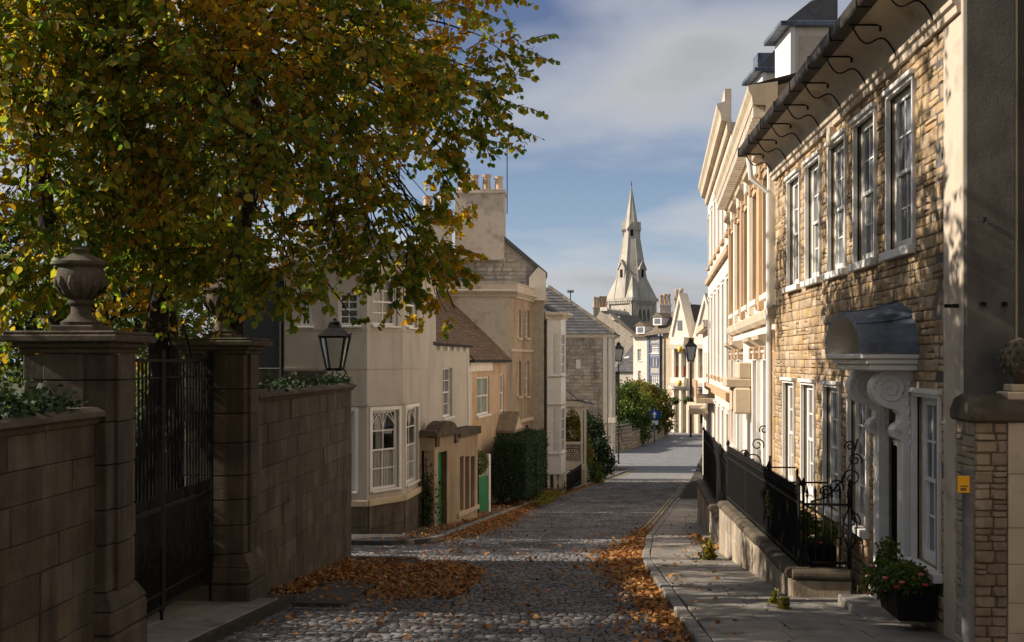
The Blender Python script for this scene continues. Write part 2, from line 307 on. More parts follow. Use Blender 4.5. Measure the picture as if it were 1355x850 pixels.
M['curtain'] = mk('pale_curtain', (0.7, 0.66, 0.6), (0.82, 0.78, 0.72), 3, 0.95, 0.1, 30)
M['green'] = mk('green_door_paint', (0.02, 0.19, 0.075), (0.03, 0.24, 0.10), 3, 0.45, 0.1, 30, spec=0.5)
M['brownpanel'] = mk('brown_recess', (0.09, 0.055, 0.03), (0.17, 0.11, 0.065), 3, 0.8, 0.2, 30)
M['bark'] = mk('tree_bark', (0.018, 0.014, 0.011), (0.05, 0.04, 0.03), 9, 0.95, 0.9, 22, bdist=0.04)
M['pot'] = mk('chimney_pot_clay', (0.45, 0.30, 0.19), (0.58, 0.43, 0.30), 4, 0.85, 0.2, 30, rnd=0.2, stain=(0.15, 0.1, 0.07))
M['yellow'] = mk('yellow_plate', (0.75, 0.36, 0.005), (0.85, 0.45, 0.01), 8, 0.5, 0.05, 40)
M['greypost'] = mk('grey_post_paint', (0.10, 0.105, 0.11), (0.16, 0.165, 0.17), 6, 0.55, 0.15, 40, stain=(0.06, 0.05, 0.045))
M['red'] = mk('red_blind', (0.35, 0.02, 0.02), (0.45, 0.04, 0.03), 4, 0.7, 0)
M['blue'] = mk('sign_blue', (0.01, 0.05, 0.30), (0.012, 0.06, 0.36), 4, 0.4, 0)
M['timber'] = mk('blue_grey_timber', (0.14, 0.17, 0.26), (0.2, 0.24, 0.34), 4, 0.7, 0.2, 30)
M['line'] = mk('worn_yellow_line', (0.36, 0.30, 0.12), (0.46, 0.40, 0.20), 6, 0.8, 0.3, 40, stain=(0.12, 0.11, 0.1), stain_map=(5, 5, 5), stain_lo=0.45)
M['lamp_glass'] = mk('lantern_glass', (0.45, 0.42, 0.36), (0.55, 0.52, 0.46), 3, 0.2, 0)
M['gold'] = mk('gilt_sign', (0.75, 0.45, 0.05), (0.85, 0.55, 0.08), 3, 0.4, 0.1)
M['leaf'] = leafmat('lime_leaf', [(0.07, 0.13, 0.02), (0.12, 0.19, 0.028), (0.20, 0.24, 0.035), (0.31, 0.29, 0.045), (0.37, 0.26, 0.05)],
                    patch=[(0.44, 0.22, 0.045), (0.48, 0.33, 0.055), (0.40, 0.32, 0.04), (0.46, 0.25, 0.05)], patch_scale=0.55, trans=0.62)
M['leafgreen'] = leafmat('garden_leaf', [(0.03, 0.06, 0.01), (0.06, 0.10, 0.015), (0.11, 0.15, 0.02), (0.16, 0.17, 0.03)], trans=0.4)
M['leafdark'] = leafmat('evergreen_leaf', [(0.012, 0.03, 0.01), (0.02, 0.045, 0.014), (0.035, 0.06, 0.02)], trans=0.15, rough=0.75)
M['leafyellow'] = leafmat('yellowing_leaf', [(0.05, 0.08, 0.012), (0.12, 0.13, 0.02), (0.22, 0.19, 0.03), (0.28, 0.2, 0.04)], trans=0.4)
M['fallen'] = leafmat('fallen_leaf', [(0.20, 0.07, 0.02), (0.31, 0.12, 0.03), (0.40, 0.19, 0.045), (0.12, 0.055, 0.025), (0.45, 0.27, 0.09)], trans=0.1, rough=0.75)
M['petal'] = leafmat('flower_petal', [(0.6, 0.05, 0.06), (0.7, 0.25, 0.2), (0.65, 0.15, 0.3), (0.75, 0.4, 0.3)], trans=0.2)
# ------------------------------------------------------------------ masonry, windows, roofs
def unit_stone(seed, ch=0.07, bulge=0.12, jit=0.035):
    """block -0.5..0.5 wide (x) and high (z), front at y=-1, back y=0; 4x4 front grid with rounded arrises"""
    r = random.Random(seed); g = [-0.5, -0.5 + ch, 0.5 - ch, 0.5]; v = []; f = []
    for j in range(4):
        for i in range(4):
            edge = i in (0, 3) or j in (0, 3)
            v.append((g[i] + (r.uniform(-jit, jit) if not edge else r.uniform(-jit, jit) * 0.5), (-1 + bulge * 2.2 if edge else -1 - r.uniform(-bulge, bulge * 0.4)), g[j] + r.uniform(-jit, jit) * (1 if not edge else 0.5)))
    for j in range(3):
        for i in range(3): a = j * 4 + i; f.append((a, a + 1, a + 5, a + 4))
    ring = [0, 1, 2, 3, 7, 11, 15, 14, 13, 12, 8, 4]; corner = {0: (-.5, -.5), 3: (.5, -.5), 15: (.5, .5), 12: (-.5, .5)}
    b = len(v)
    for c in (0, 3, 15, 12): v.append((corner[c][0] * 0.99, 0, corner[c][1] * 0.99))
    f += [(0, b, b + 1, 3), (3, b + 1, b + 2, 15), (15, b + 2, b + 3, 12), (12, b + 3, b, 0)]
    f = f[:9] + [(3, 2, 1, 0, b, b + 1), (15, 11, 7, 3, b + 1, b + 2), (12, 13, 14, 15, b + 2, b + 3), (0, 4, 8, 12, b + 3, b)]
    return v, f
def stone_meshes(mat, n=5, **k):
    out = []
    for i in range(n):
        v, f = unit_stone(i * 13 + 5, **k); me = bpy.data.meshes.new('stone'); me.from_pydata(v, [], f)
        me.polygons.foreach_set('use_smooth', [True] * len(f)); me.set_sharp_from_angle(angle=math.radians(55)); me.update(); me.materials.append(mat); out.append(me)
    return out
SMESH = {}
def stones(F, parent, lst, mat, name='stone', maxobj=300, n0=0.0, rough=True, restname='rubble_stones'):
    """lst of (uc, zc, w, h, depth); biggest in the picture become objects, the rest one part"""
    key = (mat.name, rough)
    if key not in SMESH: SMESH[key] = stone_meshes(mat, 7, ch=0.13, bulge=0.2, jit=0.06) if rough else stone_meshes(mat, 5, ch=0.025, bulge=0.03, jit=0.004)
    ms = SMESH[key]
    def area(t): p = F.p(t[0], t[1]); d = max(depth(p), 1); return t[2] * t[3] / d / d
    lst = sorted(lst, key=area, reverse=True)
    for t in lst[:maxobj]:
        o = inst(name, random.choice(ms), parent, F.p(t[0], t[1], n0), F.ang, (t[2], t[4], t[3]))
        if rough: o.rotation_euler = Matrix.Rotation(F.ang, 3, 'Z').__matmul__(Matrix.Rotation(random.gauss(0, .016), 3, 'Y')).to_euler()
    rest = lst[maxobj:]
    if rest:
        mb = MB()
        for t in rest:
            v, f = unit_stone(random.randrange(5) * 13 + 5, *((0.13, 0.2, 0.06) if rough else (0.025, 0.03, 0.004)))
            b = len(mb.v)
            mb.v += [tuple(F.p(t[0] + q[0] * t[2], t[1] + q[2] * t[3], n0 - q[1] * t[4])) for q in v]; mb.f += [tuple(b + i for i in g) for g in f]
        mb.build(restname, mat, parent, smooth='auto', kind='stuff')
def rubble_list(u0, u1, z0, z1, openings, rh=(0.10, 0.18), rw=(0.18, 0.46), joint=0.012, dep=(0.02, 0.05), zfun=None, seed=1, split=0.0):
    r = random.Random(seed); cz = sorted({z0, z1} | {o[2] for o in openings if z0 < o[2] < z1} | {o[3] for o in openings if z0 < o[3] < z1}); out = []
    for a, b in zip(cz, cz[1:]):
        if b - a < 0.03: continue
        n = max(1, round((b - a) / ((rh[0] + rh[1]) / 2))); hs = [r.uniform(*rh) for _ in range(n)]; k = (b - a) / sum(hs); z = a
        for h in hs:
            h *= k; cuts = sorted((o[0], o[1]) for o in openings if o[2] < z + h - 1e-4 and o[3] > z + 1e-4); x = u0; iv = []
            for c0, c1 in cuts:
                if c0 > x: iv.append((x, c0))
                x = max(x, c1)
            if x < u1: iv.append((x, u1))
            for i0, i1 in iv:
                if i1 - i0 < 0.05: continue
                m = max(1, round((i1 - i0) / ((rw[0] + rw[1]) / 2))); ws = [r.uniform(*rw) for _ in range(m)]; kk = (i1 - i0) / sum(ws); q = i0
                for w in ws:
                    w *= kk
                    if zfun is None or z + h > zfun(q + w / 2):
                        if split and h > .1 and r.random() < split:
                            k2 = r.uniform(.38, .62); out.append((q + w / 2, z + h * k2 / 2, w - joint, h * k2 - joint, r.uniform(*dep))); out.append((q + w / 2, z + h * (1 + k2) / 2, w - joint, h * (1 - k2) - joint, r.uniform(*dep)))
                        else: out.append((q + w / 2, z + h / 2, w - joint, h - joint, r.uniform(*dep)))
                    q += w
            z += h
    return out
def wall(F, parent, u0, u1, z0, z1, openings, mat, name='wall', rev=0.15, back=0.3, top=None):
    """front skin with real openings, reveals, side and top faces. openings (u0,u1,z0,z1)"""
    mb = MB(); us = sorted({u0, u1} | {x for o in openings for x in o[:2] if u0 < x < u1}); zs = sorted({z0, z1} | {x for o in openings for x in o[2:4] if z0 < x < z1})
    for a, b in zip(us, us[1:]):
        for c, d in zip(zs, zs[1:]):
            m, k = (a + b) / 2, (c + d) / 2
            if any(o[0] < m < o[1] and o[2] < k < o[3] for o in openings): continue
            mb.poly([F.p(a, c), F.p(b, c), F.p(b, d), F.p(a, d)])
    for o in openings:
        a, b, c, d = o[:4]; P = F.p
        mb.poly([P(a, c), P(a, c, -rev), P(a, d, -rev), P(a, d)][::-1]); mb.poly([P(b, c), P(b, c, -rev), P(b, d, -rev), P(b, d)])
        mb.poly([P(a, d), P(b, d), P(b, d, -rev), P(a, d, -rev)][::-1]); mb.poly([P(a, c), P(b, c), P(b, c, -rev), P(a, c, -rev)])
    P = F.p
    mb.poly([P(u0, z0), P(u0, z1), P(u0, z1, -back), P(u0, z0, -back)]); mb.poly([P(u1, z0, -back), P(u1, z1, -back), P(u1, z1), P(u1, z0)])
    mb.poly([P(u0, z1), P(u1, z1), P(u1, z1, -back), P(u0, z1, -back)])
    return mb.build(name, mat, parent)
def sash(F, parent, u0, u1, z0, z1, cols=3, rows=4, rec=0.08, fw=0.06, bar=0.022, panes=False, sill=0.06, surround=0.0, mat=None, glass=None, arch=False, back=None, name='window', proud=0.02, sillmat=None):
    mat = mat or M['paint']; glass = glass or M['glass']; mb = MB(); n1 = -rec; n0 = n1 - 0.06
    mb.fb(F, u0, u0 + fw, z0, z1, n0, n1); mb.fb(F, u1 - fw, u1, z0, z1, n0, n1); mb.fb(F, u0 + fw, u1 - fw, z1 - fw, z1, n0, n1); mb.fb(F, u0 + fw, u1 - fw, z0, z0 + fw * 1.3, n0, n1)
    zm = (z0 + z1) / 2; a, b, c, d = u0 + fw, u1 - fw, z0 + fw * 1.3, z1 - fw
    mb.fb(F, a, b, zm - 0.022, zm + 0.022, n0 + 0.005, n1 - 0.008)
    # sash stiles
    st = 0.03
    for q0, q1, nn in ((zm + 0.022, d, n1 - 0.012), (c, zm - 0.022, n1 - 0.035)):
        mb.fb(F, a, a + st, q0, q1, nn - 0.03, nn); mb.fb(F, b - st, b, q0, q1, nn - 0.03, nn)
    cu = [a + st + (b - a - 2 * st) * i / cols for i in range(cols + 1)]; half = rows // 2
    zr = [c + (zm - 0.022 - c) * i / half for i in range(half + 1)] + [zm + 0.022 + (d - zm - 0.022) * i / (rows - half) for i in range(rows - half + 1)]
    for i in range(1, cols):
        for q0, q1, nn in ((zm + 0.022, d, n1 - 0.014), (c, zm - 0.022, n1 - 0.037)): mb.fb(F, cu[i] - bar / 2, cu[i] + bar / 2, q0, q1, nn - 0.022, nn)
    for k, z in enumerate(zr):
        if k in (0, half, half + 1, len(zr) - 1): continue
        nn = n1 - (0.0155 if z > zm else 0.0385); mb.fb(F, cu[0], cu[-1], z - bar / 2, z + bar / 2, nn - 0.018, nn)
    if arch:                                  # gothic intersecting tracery in the top sash
        w = (b - a) / 2
        for s0, s1 in ((a, a + w), (a + w, b)):
            for sgn in (0, 1):
                path = []
                for i in range(9):
                    t = i / 8; uu = (s0 + (s1 - s0) * 0.5 * t) if sgn == 0 else (s1 - (s1 - s0) * 0.5 * t)
                    zz = d - (d - zm) * 0.42 * (1 - t) ** 2
                    path.append(F.p(uu, zz, n1 - 0.02))
                mb.tube(path, bar * 0.5, 5)
        for sgn in (0, 1):
            path = []
            for i in range(11):
                t = i / 10; uu = a + (b - a) * (0.5 * t) if sgn == 0 else b - (b - a) * 0.5 * t
                path.append(F.p(uu, d - (d - zm) * 0.36 * (1 - math.sin(t * math.pi / 2)) , n1 - 0.018))
            mb.tube(path, bar * 0.6, 5)
    if surround:
        s = surround; mb.fb(F, u0 - s, u0, z0, z1 + s, -0.02, proud); mb.fb(F, u1, u1 + s, z0, z1 + s, -0.02, proud); mb.fb(F, u0, u1, z1, z1 + s, -0.02, proud)
        mb.fb(F, u0 - s - 0.03, u1 + s + 0.03, z1 + s, z1 + s + 0.05, -0.02, proud + 0.04)
    w = mb.build(name, mat, parent)
    if panes:
        key = ('pane', glass.name); 
        if key not in SMESH:
            me = bpy.data.meshes.new('pane'); me.from_pydata([(-.5, 0, -.5), (.5, 0, -.5), (.5, 0, .5), (-.5, 0, .5), (-.5, 1, -.5), (.5, 1, -.5), (.5, 1, .5), (-.5, 1, .5)], [], [(0, 1, 2, 3), (7, 6, 5, 4), (0, 4, 5, 1), (1, 5, 6, 2), (2, 6, 7, 3), (3, 7, 4, 0)])
            me.materials.append(glass); SMESH[key] = me
        zz = [(zr[i], zr[i + 1]) for i in range(half)] + [(zr[i], zr[i + 1]) for i in range(half + 1, len(zr) - 1)]
        for i in range(cols):
            for q0, q1 in zz:
                nn = n1 - (0.03 if q0 > zm - 0.03 else 0.053)
                o = inst('pane', SMESH[key], w, F.p((cu[i] + cu[i + 1]) / 2, (q0 + q1) / 2, nn), F.ang, (cu[i + 1] - cu[i], 0.004, q1 - q0))
                o.rotation_euler = (random.uniform(-.012, .012), 0, F.ang + random.uniform(-.012, .012))
    else:
        MB().fb(F, a, b, c, d, n0 + 0.004, n0 + 0.012).build('pane', glass, w)
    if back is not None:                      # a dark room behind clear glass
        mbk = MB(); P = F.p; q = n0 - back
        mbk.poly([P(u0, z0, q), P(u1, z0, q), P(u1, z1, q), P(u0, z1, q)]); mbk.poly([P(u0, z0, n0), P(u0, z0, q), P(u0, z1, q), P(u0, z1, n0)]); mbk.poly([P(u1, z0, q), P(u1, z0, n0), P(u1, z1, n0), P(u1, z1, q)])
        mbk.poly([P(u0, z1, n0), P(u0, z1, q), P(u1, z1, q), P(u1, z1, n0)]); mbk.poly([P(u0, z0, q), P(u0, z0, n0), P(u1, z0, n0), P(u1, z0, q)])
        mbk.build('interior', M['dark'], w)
    if sill:
        MB().fb(F, u0 - 0.05 - surround, u1 + 0.05 + surround, z0 - sill, z0 - 0.003, -rec - 0.05, 0.06 + proud).build('sill', sillmat or mat, w, bevel=0.006)
    return w
def curtain(F, w, u0, u1, z0, z1, n, mat=None):
    mb = MB(); k = 28; top = []; 
    pts = [(u0 + (u1 - u0) * i / k, n + 0.025 * math.sin(i * 1.9) + 0.012 * math.sin(i * 0.7 + 1)) for i in range(k + 1)]
    for (a, p), (b, q) in zip(pts, pts[1:]): mb.poly([F.p(a, z0, p), F.p(b, z0, q), F.p(b, z1, q), F.p(a, z1, p)])
    return mb.build('curtain', mat or M['curtain'], w, smooth=True)
def arch_fill(mb, F, u0, u1, zs, z1, n0, n1, k=12, pointed=False):
    """spandrels between an arch springing at zs and the flat head z1"""
    c = (u0 + u1) / 2; r = (u1 - u0) / 2; h = z1 - zs; pts = []
    for i in range(k + 1):
        t = i / k; x = u0 + (u1 - u0) * t
        if pointed: s = abs(2 * t - 1); z = zs + h * math.sqrt(max(0, 1 - ((s + 0.6) ** 2 - 0.36) / (1.6 ** 2 - 0.36)))
        else: z = zs + h * math.sqrt(max(0, 1 - (2 * t - 1) ** 2))
        pts.append((x, z))
    for (a, p), (b, q) in zip(pts, pts[1:]):
        mb.poly([F.p(a, p, n1), F.p(b, q, n1), F.p(b, z1 + 0.002, n1), F.p(a, z1 + 0.002, n1)]); mb.poly([F.p(a, p, n0), F.p(b, q, n0), F.p(b, q, n1), F.p(a, p, n1)])
    return mb
def roof_courses(parent, mat, a, b, c, d, course=0.22, thick=0.03, slatew=0.3, name='roof', individual=False, jitter=0.006):
    """a-b eave (left to right seen from outside), d-c ridge (d above a, c above b): overlapping courses of single slates, joined in one part"""
    a, b, c, d = map(Vector, (a, b, c, d)); nrm = (b - a).cross(d - a).normalized(); n = max(2, int(((d - a).length + (c - b).length) / 2 / course)); mb = MB()
    r = random.Random(3)
    mb.poly([a - nrm * 0.02, b - nrm * 0.02, c - nrm * 0.02, d - nrm * 0.02])
    for i in range(n):
        t0, t1 = i / n, min(1.0, (i + 1.15) / n); p0, p1, q0, q1 = a.lerp(d, t0), b.lerp(c, t0), a.lerp(d, t1), b.lerp(c, t1); ln = (p1 - p0).length
        m = max(1, int(ln / slatew)); off = 0.5 * (i % 2) / m; cuts = [0.0] + [min(1, max(0, (k + r.uniform(-.08, .08)) / m + off)) for k in range(0 if off else 1, m)] + [1.0]
        for s0, s1 in zip(cuts, cuts[1:]):
            if s1 - s0 < 0.01 / max(ln, .1): continue
            e = 0.004 / max(ln, .1); h = thick + r.uniform(-jitter, jitter); x0, x1, y0, y1 = p0.lerp(p1, s0 + e), p0.lerp(p1, s1 - e), q0.lerp(q1, s0 + e), q0.lerp(q1, s1 - e)
            mb.poly([x0 + nrm * h, x1 + nrm * h, y1 + nrm * 0.006, y0 + nrm * 0.006]); mb.poly([x0, x1, x1 + nrm * h, x0 + nrm * h])
    return mb.build(name, mat, parent)
def quoins(F, parent, u0, wl, ws, z0, z1, h, n, mat, flip=False):
    lst = []; z = z0; i = 0
    while z + h <= z1 + 0.01:
        w = wl if i % 2 == 0 else ws; lst.append(((u0 + w / 2) if not flip else (u0 - w / 2), z + h / 2, w - 0.01, h - 0.012, n)); z += h; i += 1
    stones(F, parent, lst, mat, name='quoin', rough=False)
def chimney(name, label, p, w, dpt, z0, z1, pots, mat, group=None, potm=None, ang=0.0, poth=0.5, potr=0.13, parent=None):
    t = thing(name, label, 'chimney' if parent is None else None, (p[0], p[1], z0), group, parent)
    F = Fr((p[0] - math.cos(ang) * w / 2, p[1] - math.sin(ang) * w / 2), (p[0] + math.cos(ang) * w / 2, p[1] + math.sin(ang) * w / 2))
    MB().fb(F, 0, w, z0, z1, -dpt, 0).build('stack', mat, t, bevel=0.01)
    MB().fb(F, -0.06, w + 0.06, z1, z1 + 0.1, -dpt - 0.06, 0.06).fb(F, -0.03, w + 0.03, z1 + 0.1, z1 + 0.2, -dpt - 0.03, 0.03).build('cap', mat, t, bevel=0.01)
    for i in range(pots):
        c = F.p(w * (i + 0.5) / pots, z1 + 0.2, -dpt / 2); h = poth * random.uniform(0.88, 1.1)
        MB().lathe(c, [(potr, 0), (potr * 0.95, h * 0.1), (potr * 0.8, h * 0.8), (potr * 1.0, h * 0.84), (potr * 1.0, h), (potr * 0.7, h)], 12).build('chimney_pot', potm or M['pot'], t, smooth='auto')
    return t
# ------------------------------------------------------------------ foliage helpers
LEAF = np.array([(0, 0, 0), (0.42, 0.22, 0.05), (0.45, 0.6, 0.02), (0, 1.05, -0.12), (-0.45, 0.6, 0.02), (-0.42, 0.22, 0.05), (0, 0.45, -0.03)])
LEAFF = np.array([(0, 1, 6), (1, 2, 6), (2, 3, 6), (3, 4, 6), (4, 5, 6), (5, 0, 6)])
QUADL = np.array([(0, 0, 0), (0.36, 0.5, 0.04), (0, 1, -0.05), (-0.36, 0.5, 0.04)]); QUADF = np.array([(0, 1, 2), (0, 2, 3)])
def frames(d, up):
    """orthonormal frames with y = d"""
    y = d / np.linalg.norm(d, axis=1, keepdims=True); x = np.cross(y, up); n = np.linalg.norm(x, axis=1, keepdims=True); x = np.where(n < 1e-4, np.array((1., 0, 0)), x / np.maximum(n, 1e-6)); z = np.cross(x, y)
    return x, y, z
def leaf_arrays(pos, dirs, ups, size, shape=LEAF, faces=LEAFF):
    x, y, z = frames(dirs, ups); s = size[:, None, None]
    v = pos[:, None, :] + s * (shape[None, :, 0:1] * x[:, None, :] + shape[None, :, 1:2] * y[:, None, :] + shape[None, :, 2:3] * z[:, None, :])
    n, k = len(pos), len(shape); f = (faces[None] + (np.arange(n) * k)[:, None, None]).reshape(-1)
    return v.reshape(-1, 3), f
def leafcloud(name, pos, mat, size=(0.04, 0.08), parent=None, droop=0.5, outward=None, shape=QUADL, faces=QUADF, kind='stuff', **kw):
    n = len(pos); d = RNG.normal(size=(n, 3)); d[:, 2] -= droop
    if outward is not None: d += outward
    v, f = leaf_arrays(pos, d, RNG.normal(size=(n, 3)), RNG.uniform(size[0], size[1], n), shape, faces)
    return np_mesh(name, v, f, 3, mat, parent, kind=kind, **kw)
def ball_points(c, r, n, shell=0.5):
    d = RNG.normal(size=(n, 3)); d /= np.linalg.norm(d, axis=1, keepdims=True); t = RNG.uniform(shell ** 3, 1, n) ** (1 / 3)
    return np.array(c) + d * t[:, None] * np.array(r)
def bush(name, label, cat, c, lobes, n, mat, size, group=None, stem=True, base=None):
    """lobes: (centre offset, radii); trunk stub plus leaf masses with gaps"""
    c = Vector(c); t = thing(name, label, cat, c, group); ps = []
    tot = sum(l[1][0] * l[1][1] * l[1][2] for l in lobes)
    for o, r in lobes:
        k = int(n * r[0] * r[1] * r[2] / tot); cl = max(3, k // 40); cen = ball_points(c + Vector(o), r, cl, 0.55)
        idx = RNG.integers(0, cl, k); ps.append(cen[idx] + RNG.normal(size=(k, 3)) * np.array(r) * 0.13)
    leafcloud('foliage', np.concatenate(ps), mat, size, t)
    if stem:
        mb = MB()
        for o, r in lobes:
            q = c + Vector(o); mb.tube([c + Vector((random.uniform(-.05, .05), random.uniform(-.05, .05), -0.1)), c.lerp(q, 0.5) + Vector((random.uniform(-.1, .1), 0, 0)), q], [0.04, 0.025, 0.01], 5)
        mb.build('stem', M['bark'], t)
    return t

# ================================================================== THE SETTING: ground, road, pavements
def strip(name, xl, xr, ys, dz, mat, parent=None, kind='structure', thick=0.0, xn=1):
    """sheet following the hill between x=xl(y) and x=xr(y)"""
    mb = MB()
    for a, b in zip(ys, ys[1:]):
        for k in range(xn):
            f = lambda y, t: xl(y) + (xr(y) - xl(y)) * t
            t0, t1 = k / xn, (k + 1) / xn
            mb.poly([(f(a, t0), a, gz(a) + dz), (f(a, t1), a, gz(a) + dz), (f(b, t1), b, gz(b) + dz), (f(b, t0), b, gz(b) + dz)])
        if thick:
            for x, s in ((xl, 1), (xr, -1)):
                q = [(x(a), a, gz(a) + dz), (x(b), b, gz(b) + dz), (x(b), b, gz(b) + dz - thick), (x(a), a, gz(a) + dz - thick)]
                mb.poly(q if s > 0 else q[::-1])
    if thick:
        for y in (ys[0], ys[-1]): mb.poly([(xl(y), y, gz(y) + dz), (xr(y), y, gz(y) + dz), (xr(y), y, gz(y) + dz - thick), (xl(y), y, gz(y) + dz - thick)])
    return mb.build(name, mat, parent, kind=kind)
def ipol(pts):
    xs = [p[1] for p in pts]; vs = [p[0] for p in pts]; return lambda y: float(np.interp(y, xs, vs))
KL = ipol([(-3.0, -20), (-3.0, 14.2), (-2.95, 20.9), (-2.95, 20.95), (-8, 20.96), (-8, 24.69), (-4.36, 24.7), (-3.26, 25.24), (-3.07, 28.2), (-2.74, 33.4), (-1.88, 44.7), (0.26, 56.8), (3.62, 70.9)])
KLP = ipol([(-4.36, 24.4), (-3.26, 25.24), (-3.07, 28.2), (-2.74, 33.4), (-1.88, 44.7), (0.26, 56.8), (3.62, 70.9)])
KR = ipol([(1.19, -20), (1.19, 21.0), (1.65, 27), (2.59, 34.9), (3.73, 44.4), (5.2, 55), (8.0, 75), (12.5, 108)])
HF = lambda y: 3.8 if y < 21.9 else 3.8 + 0.0719 * (y - 21.9)
yy = list(np.arange(-60, 120, 2.0)) + [130, 150, 200, 300, 600, 1500, 3000]
_gm = MB()
for a, b in zip(yy, yy[1:]):
    xs = [-2500, -400, -60, -20, -8, 0, 8, 20, 60, 400, 2500]
    for p, q in zip(xs, xs[1:]): _gm.poly([(p, a, gz(a) - 0.06), (q, a, gz(a) - 0.06), (q, b, gz(b) - 0.06), (p, b, gz(b) - 0.06)])
_gm.build('ground', M['soil'], kind='structure')
road = strip('road', lambda y: -9.0 if y < 70 else -40, lambda y: HF(y) + 0.3 if y < 70 else 40, list(np.arange(-20, 126, 1.0)), -0.012, M['mortar'])
strip('far_road_surface', lambda y: max(KL(y) if y < 70.9 else -30, -30), lambda y: KR(y) + (0 if y < 105 else 14), list(np.arange(62, 125, 1.0)), 0.004, M['roadfar'])
# setts, row by row
def build_setts():
    lst = []; r = random.Random(4); y = 9.6
    while y < 62:
        pitch = 0.112 if y < 38 else 0.16; x = KL(y) + r.uniform(0, .1); xr = KR(y)
        if y < 14.2: x = -3.74 + r.uniform(0, .05)
        while x < xr - 0.06:
            w = r.uniform(0.08, 0.155) * (1 if y < 38 else 1.3)
            lst.append((x + w / 2, y, w - 0.014, pitch - 0.016, r.uniform(-0.005, 0.006), r.uniform(-.05, .05), r.uniform(-.05, .05))); x += w
        y += pitch
    # crossing rows of the side lane
    base = np.array([(-.5, -.5, -.6), (.5, -.5, -.6), (.5, .5, -.6), (-.5, .5, -.6), (-.48, -.46, -.12), (.48, -.46, -.12), (.48, .46, -.12), (-.48, .46, -.12), (-.41, -.38, .03), (.41, -.38, .03), (.41, .38, .03), (-.41, .38, .03)])
    fc = np.array([(0, 1, 5, 4), (1, 2, 6, 5), (2, 3, 7, 6), (3, 0, 4, 7), (4, 5, 9, 8), (5, 6, 10, 9), (6, 7, 11, 10), (7, 4, 8, 11), (8, 9, 10, 11)])
    A = np.array([l[:7] for l in lst]); vis = np.array([l[2] * l[3] * l[1] ** -3 if (abs(CU + FPX * (l[0] * CA + l[1] * SA) / l[1] - 677) < 690 and HV + FPX * (EYE - gz(l[1])) / (l[1] * CA - l[0] * SA) < 852) else 0 for l in lst])
    order = np.argsort(-vis); big = order[:300]; rest = order[300:]
    me = bpy.data.meshes.new('sett'); me.from_pydata(base.tolist(), [], fc.tolist()); me.materials.append(M['setts']); me.polygons.foreach_set('use_smooth', [True] * len(fc)); me.update()
    for i in big:
        x, y, w, l, dz, rx, ry = A[i]; o = inst('sett', me, road, (x, y, gz(y) + dz), 0, (w, l, 0.06)); o.rotation_euler = (rx - 0.087, ry, 0)
    B = A[rest]; rand = RNG.normal(0, 0.02, (len(B), 12, 3)); rand[:, :4] = 0
    v = (base[None] + rand) * np.stack([B[:, 2], B[:, 3], np.full(len(B), 0.06)], 1)[:, None, :]
    sl = (gza(B[:, 1] + .1) - gza(B[:, 1] - .1)) / .2
    v[:, :, 2] += v[:, :, 1] * (sl + B[:, 5])[:, None] + v[:, :, 0] * B[:, 6][:, None]
    v += np.stack([B[:, 0], B[:, 1], gza(B[:, 1]) + B[:, 4]], 1)[:, None, :]
    f = (fc[None] + (np.arange(len(B)) * 12)[:, None, None]).reshape(-1)
    np_mesh('setts_beyond', v.reshape(-1, 3), f, 4, M['setts'], road, kind='stuff', smooth=True)
build_setts()
# right pavement: base, kerb stones, slabs
pav = strip('pavement_right', lambda y: KR(y) + 0.02, lambda y: HF(y) + 0.25, list(np.arange(4, 75, 1.0)), 0.085, M['mortar'], thick=0.12)
def slab(parent, name, x00, x10, x01, x11, y0, y1, dz, mat, t=0.05, bevel=0.008, tilt=0.0):
    z0, z1 = gz(y0) + dz, gz(y1) + dz; j = [random.uniform(-0.004, 0.004) + tilt for _ in range(4)]
    mb = MB().hexa([(x00, y0, z0 - t), (x10, y0, z0 - t), (x11, y1, z1 - t), (x01, y1, z1 - t), (x00, y0, z0 + j[0]), (x10, y0, z0 + j[1]), (x11, y1, z1 + j[2]), (x01, y1, z1 + j[3])])
    return mb.build(name, mat, parent, bevel=bevel)
def kerbs(parent, K, y0, y1, side, dz, step=0.95, w=0.15):
    y = y0
    while y < y1:
        s = step * random.uniform(0.75, 1.2); b = min(y + s, y1); o = random.uniform(-0.012, 0.012); e = 0.008
        a0, a1 = K(y) + o, K(b) + o
        if side > 0: slab(parent, 'kerb_stone', a0, a0 + w, a1, a1 + w, y + e, b - e, dz, M['kerb'], 0.16, 0.016)
        else: slab(parent, 'kerb_stone', a0 - w, a0, a1 - w, a1, y + e, b - e, dz, M['kerb'], 0.16, 0.016)
        y = b
kerbs(pav, KR, 9.5, 48, 1, 0.105)
def pav_slabs():
    y = 9.0; r = random.Random(8)
    while y < 46:
        s = r.uniform(0.55, 0.95); b = y + s; e = 0.007
        f = lambda q: KR(q) + 0.16; g = lambda q: (2.83 if 15.1 < q < 22.4 else (3.83 if q <= 15.1 else HF(q) - 0.75 if q < 34 else HF(q)))
        n = 2 if g((y + b) / 2) - f(y) < 1.9 else 3; cuts = [0] + sorted((k + r.uniform(-.16, .16)) / n for k in range(1, n)) + [1]
        for c0, c1 in zip(cuts, cuts[1:]):
            A = lambda q, t: f(q) + (g((y + b) / 2) - f(q)) * t
            slab(pav, 'paving_slab', A(y, c0) + e, A(y, c1) - e, A(b, c0) + e, A(b, c1) - e, y + e, b - e, 0.105, M['slab'], 0.05, 0.006)
        y = b
pav_slabs()
# left pavement below the white house
pavl = strip('pavement_left', lambda y: -9 if y < 45 else -6, lambda y: KLP(y) - 0.1, list(np.arange(24.7, 70.9, 0.66)), 0.10, M['asphalt'], thick=0.13)
kerbs(pavl, KLP, 24.9, 70.8, -1, 0.11, 1.0, 0.13)
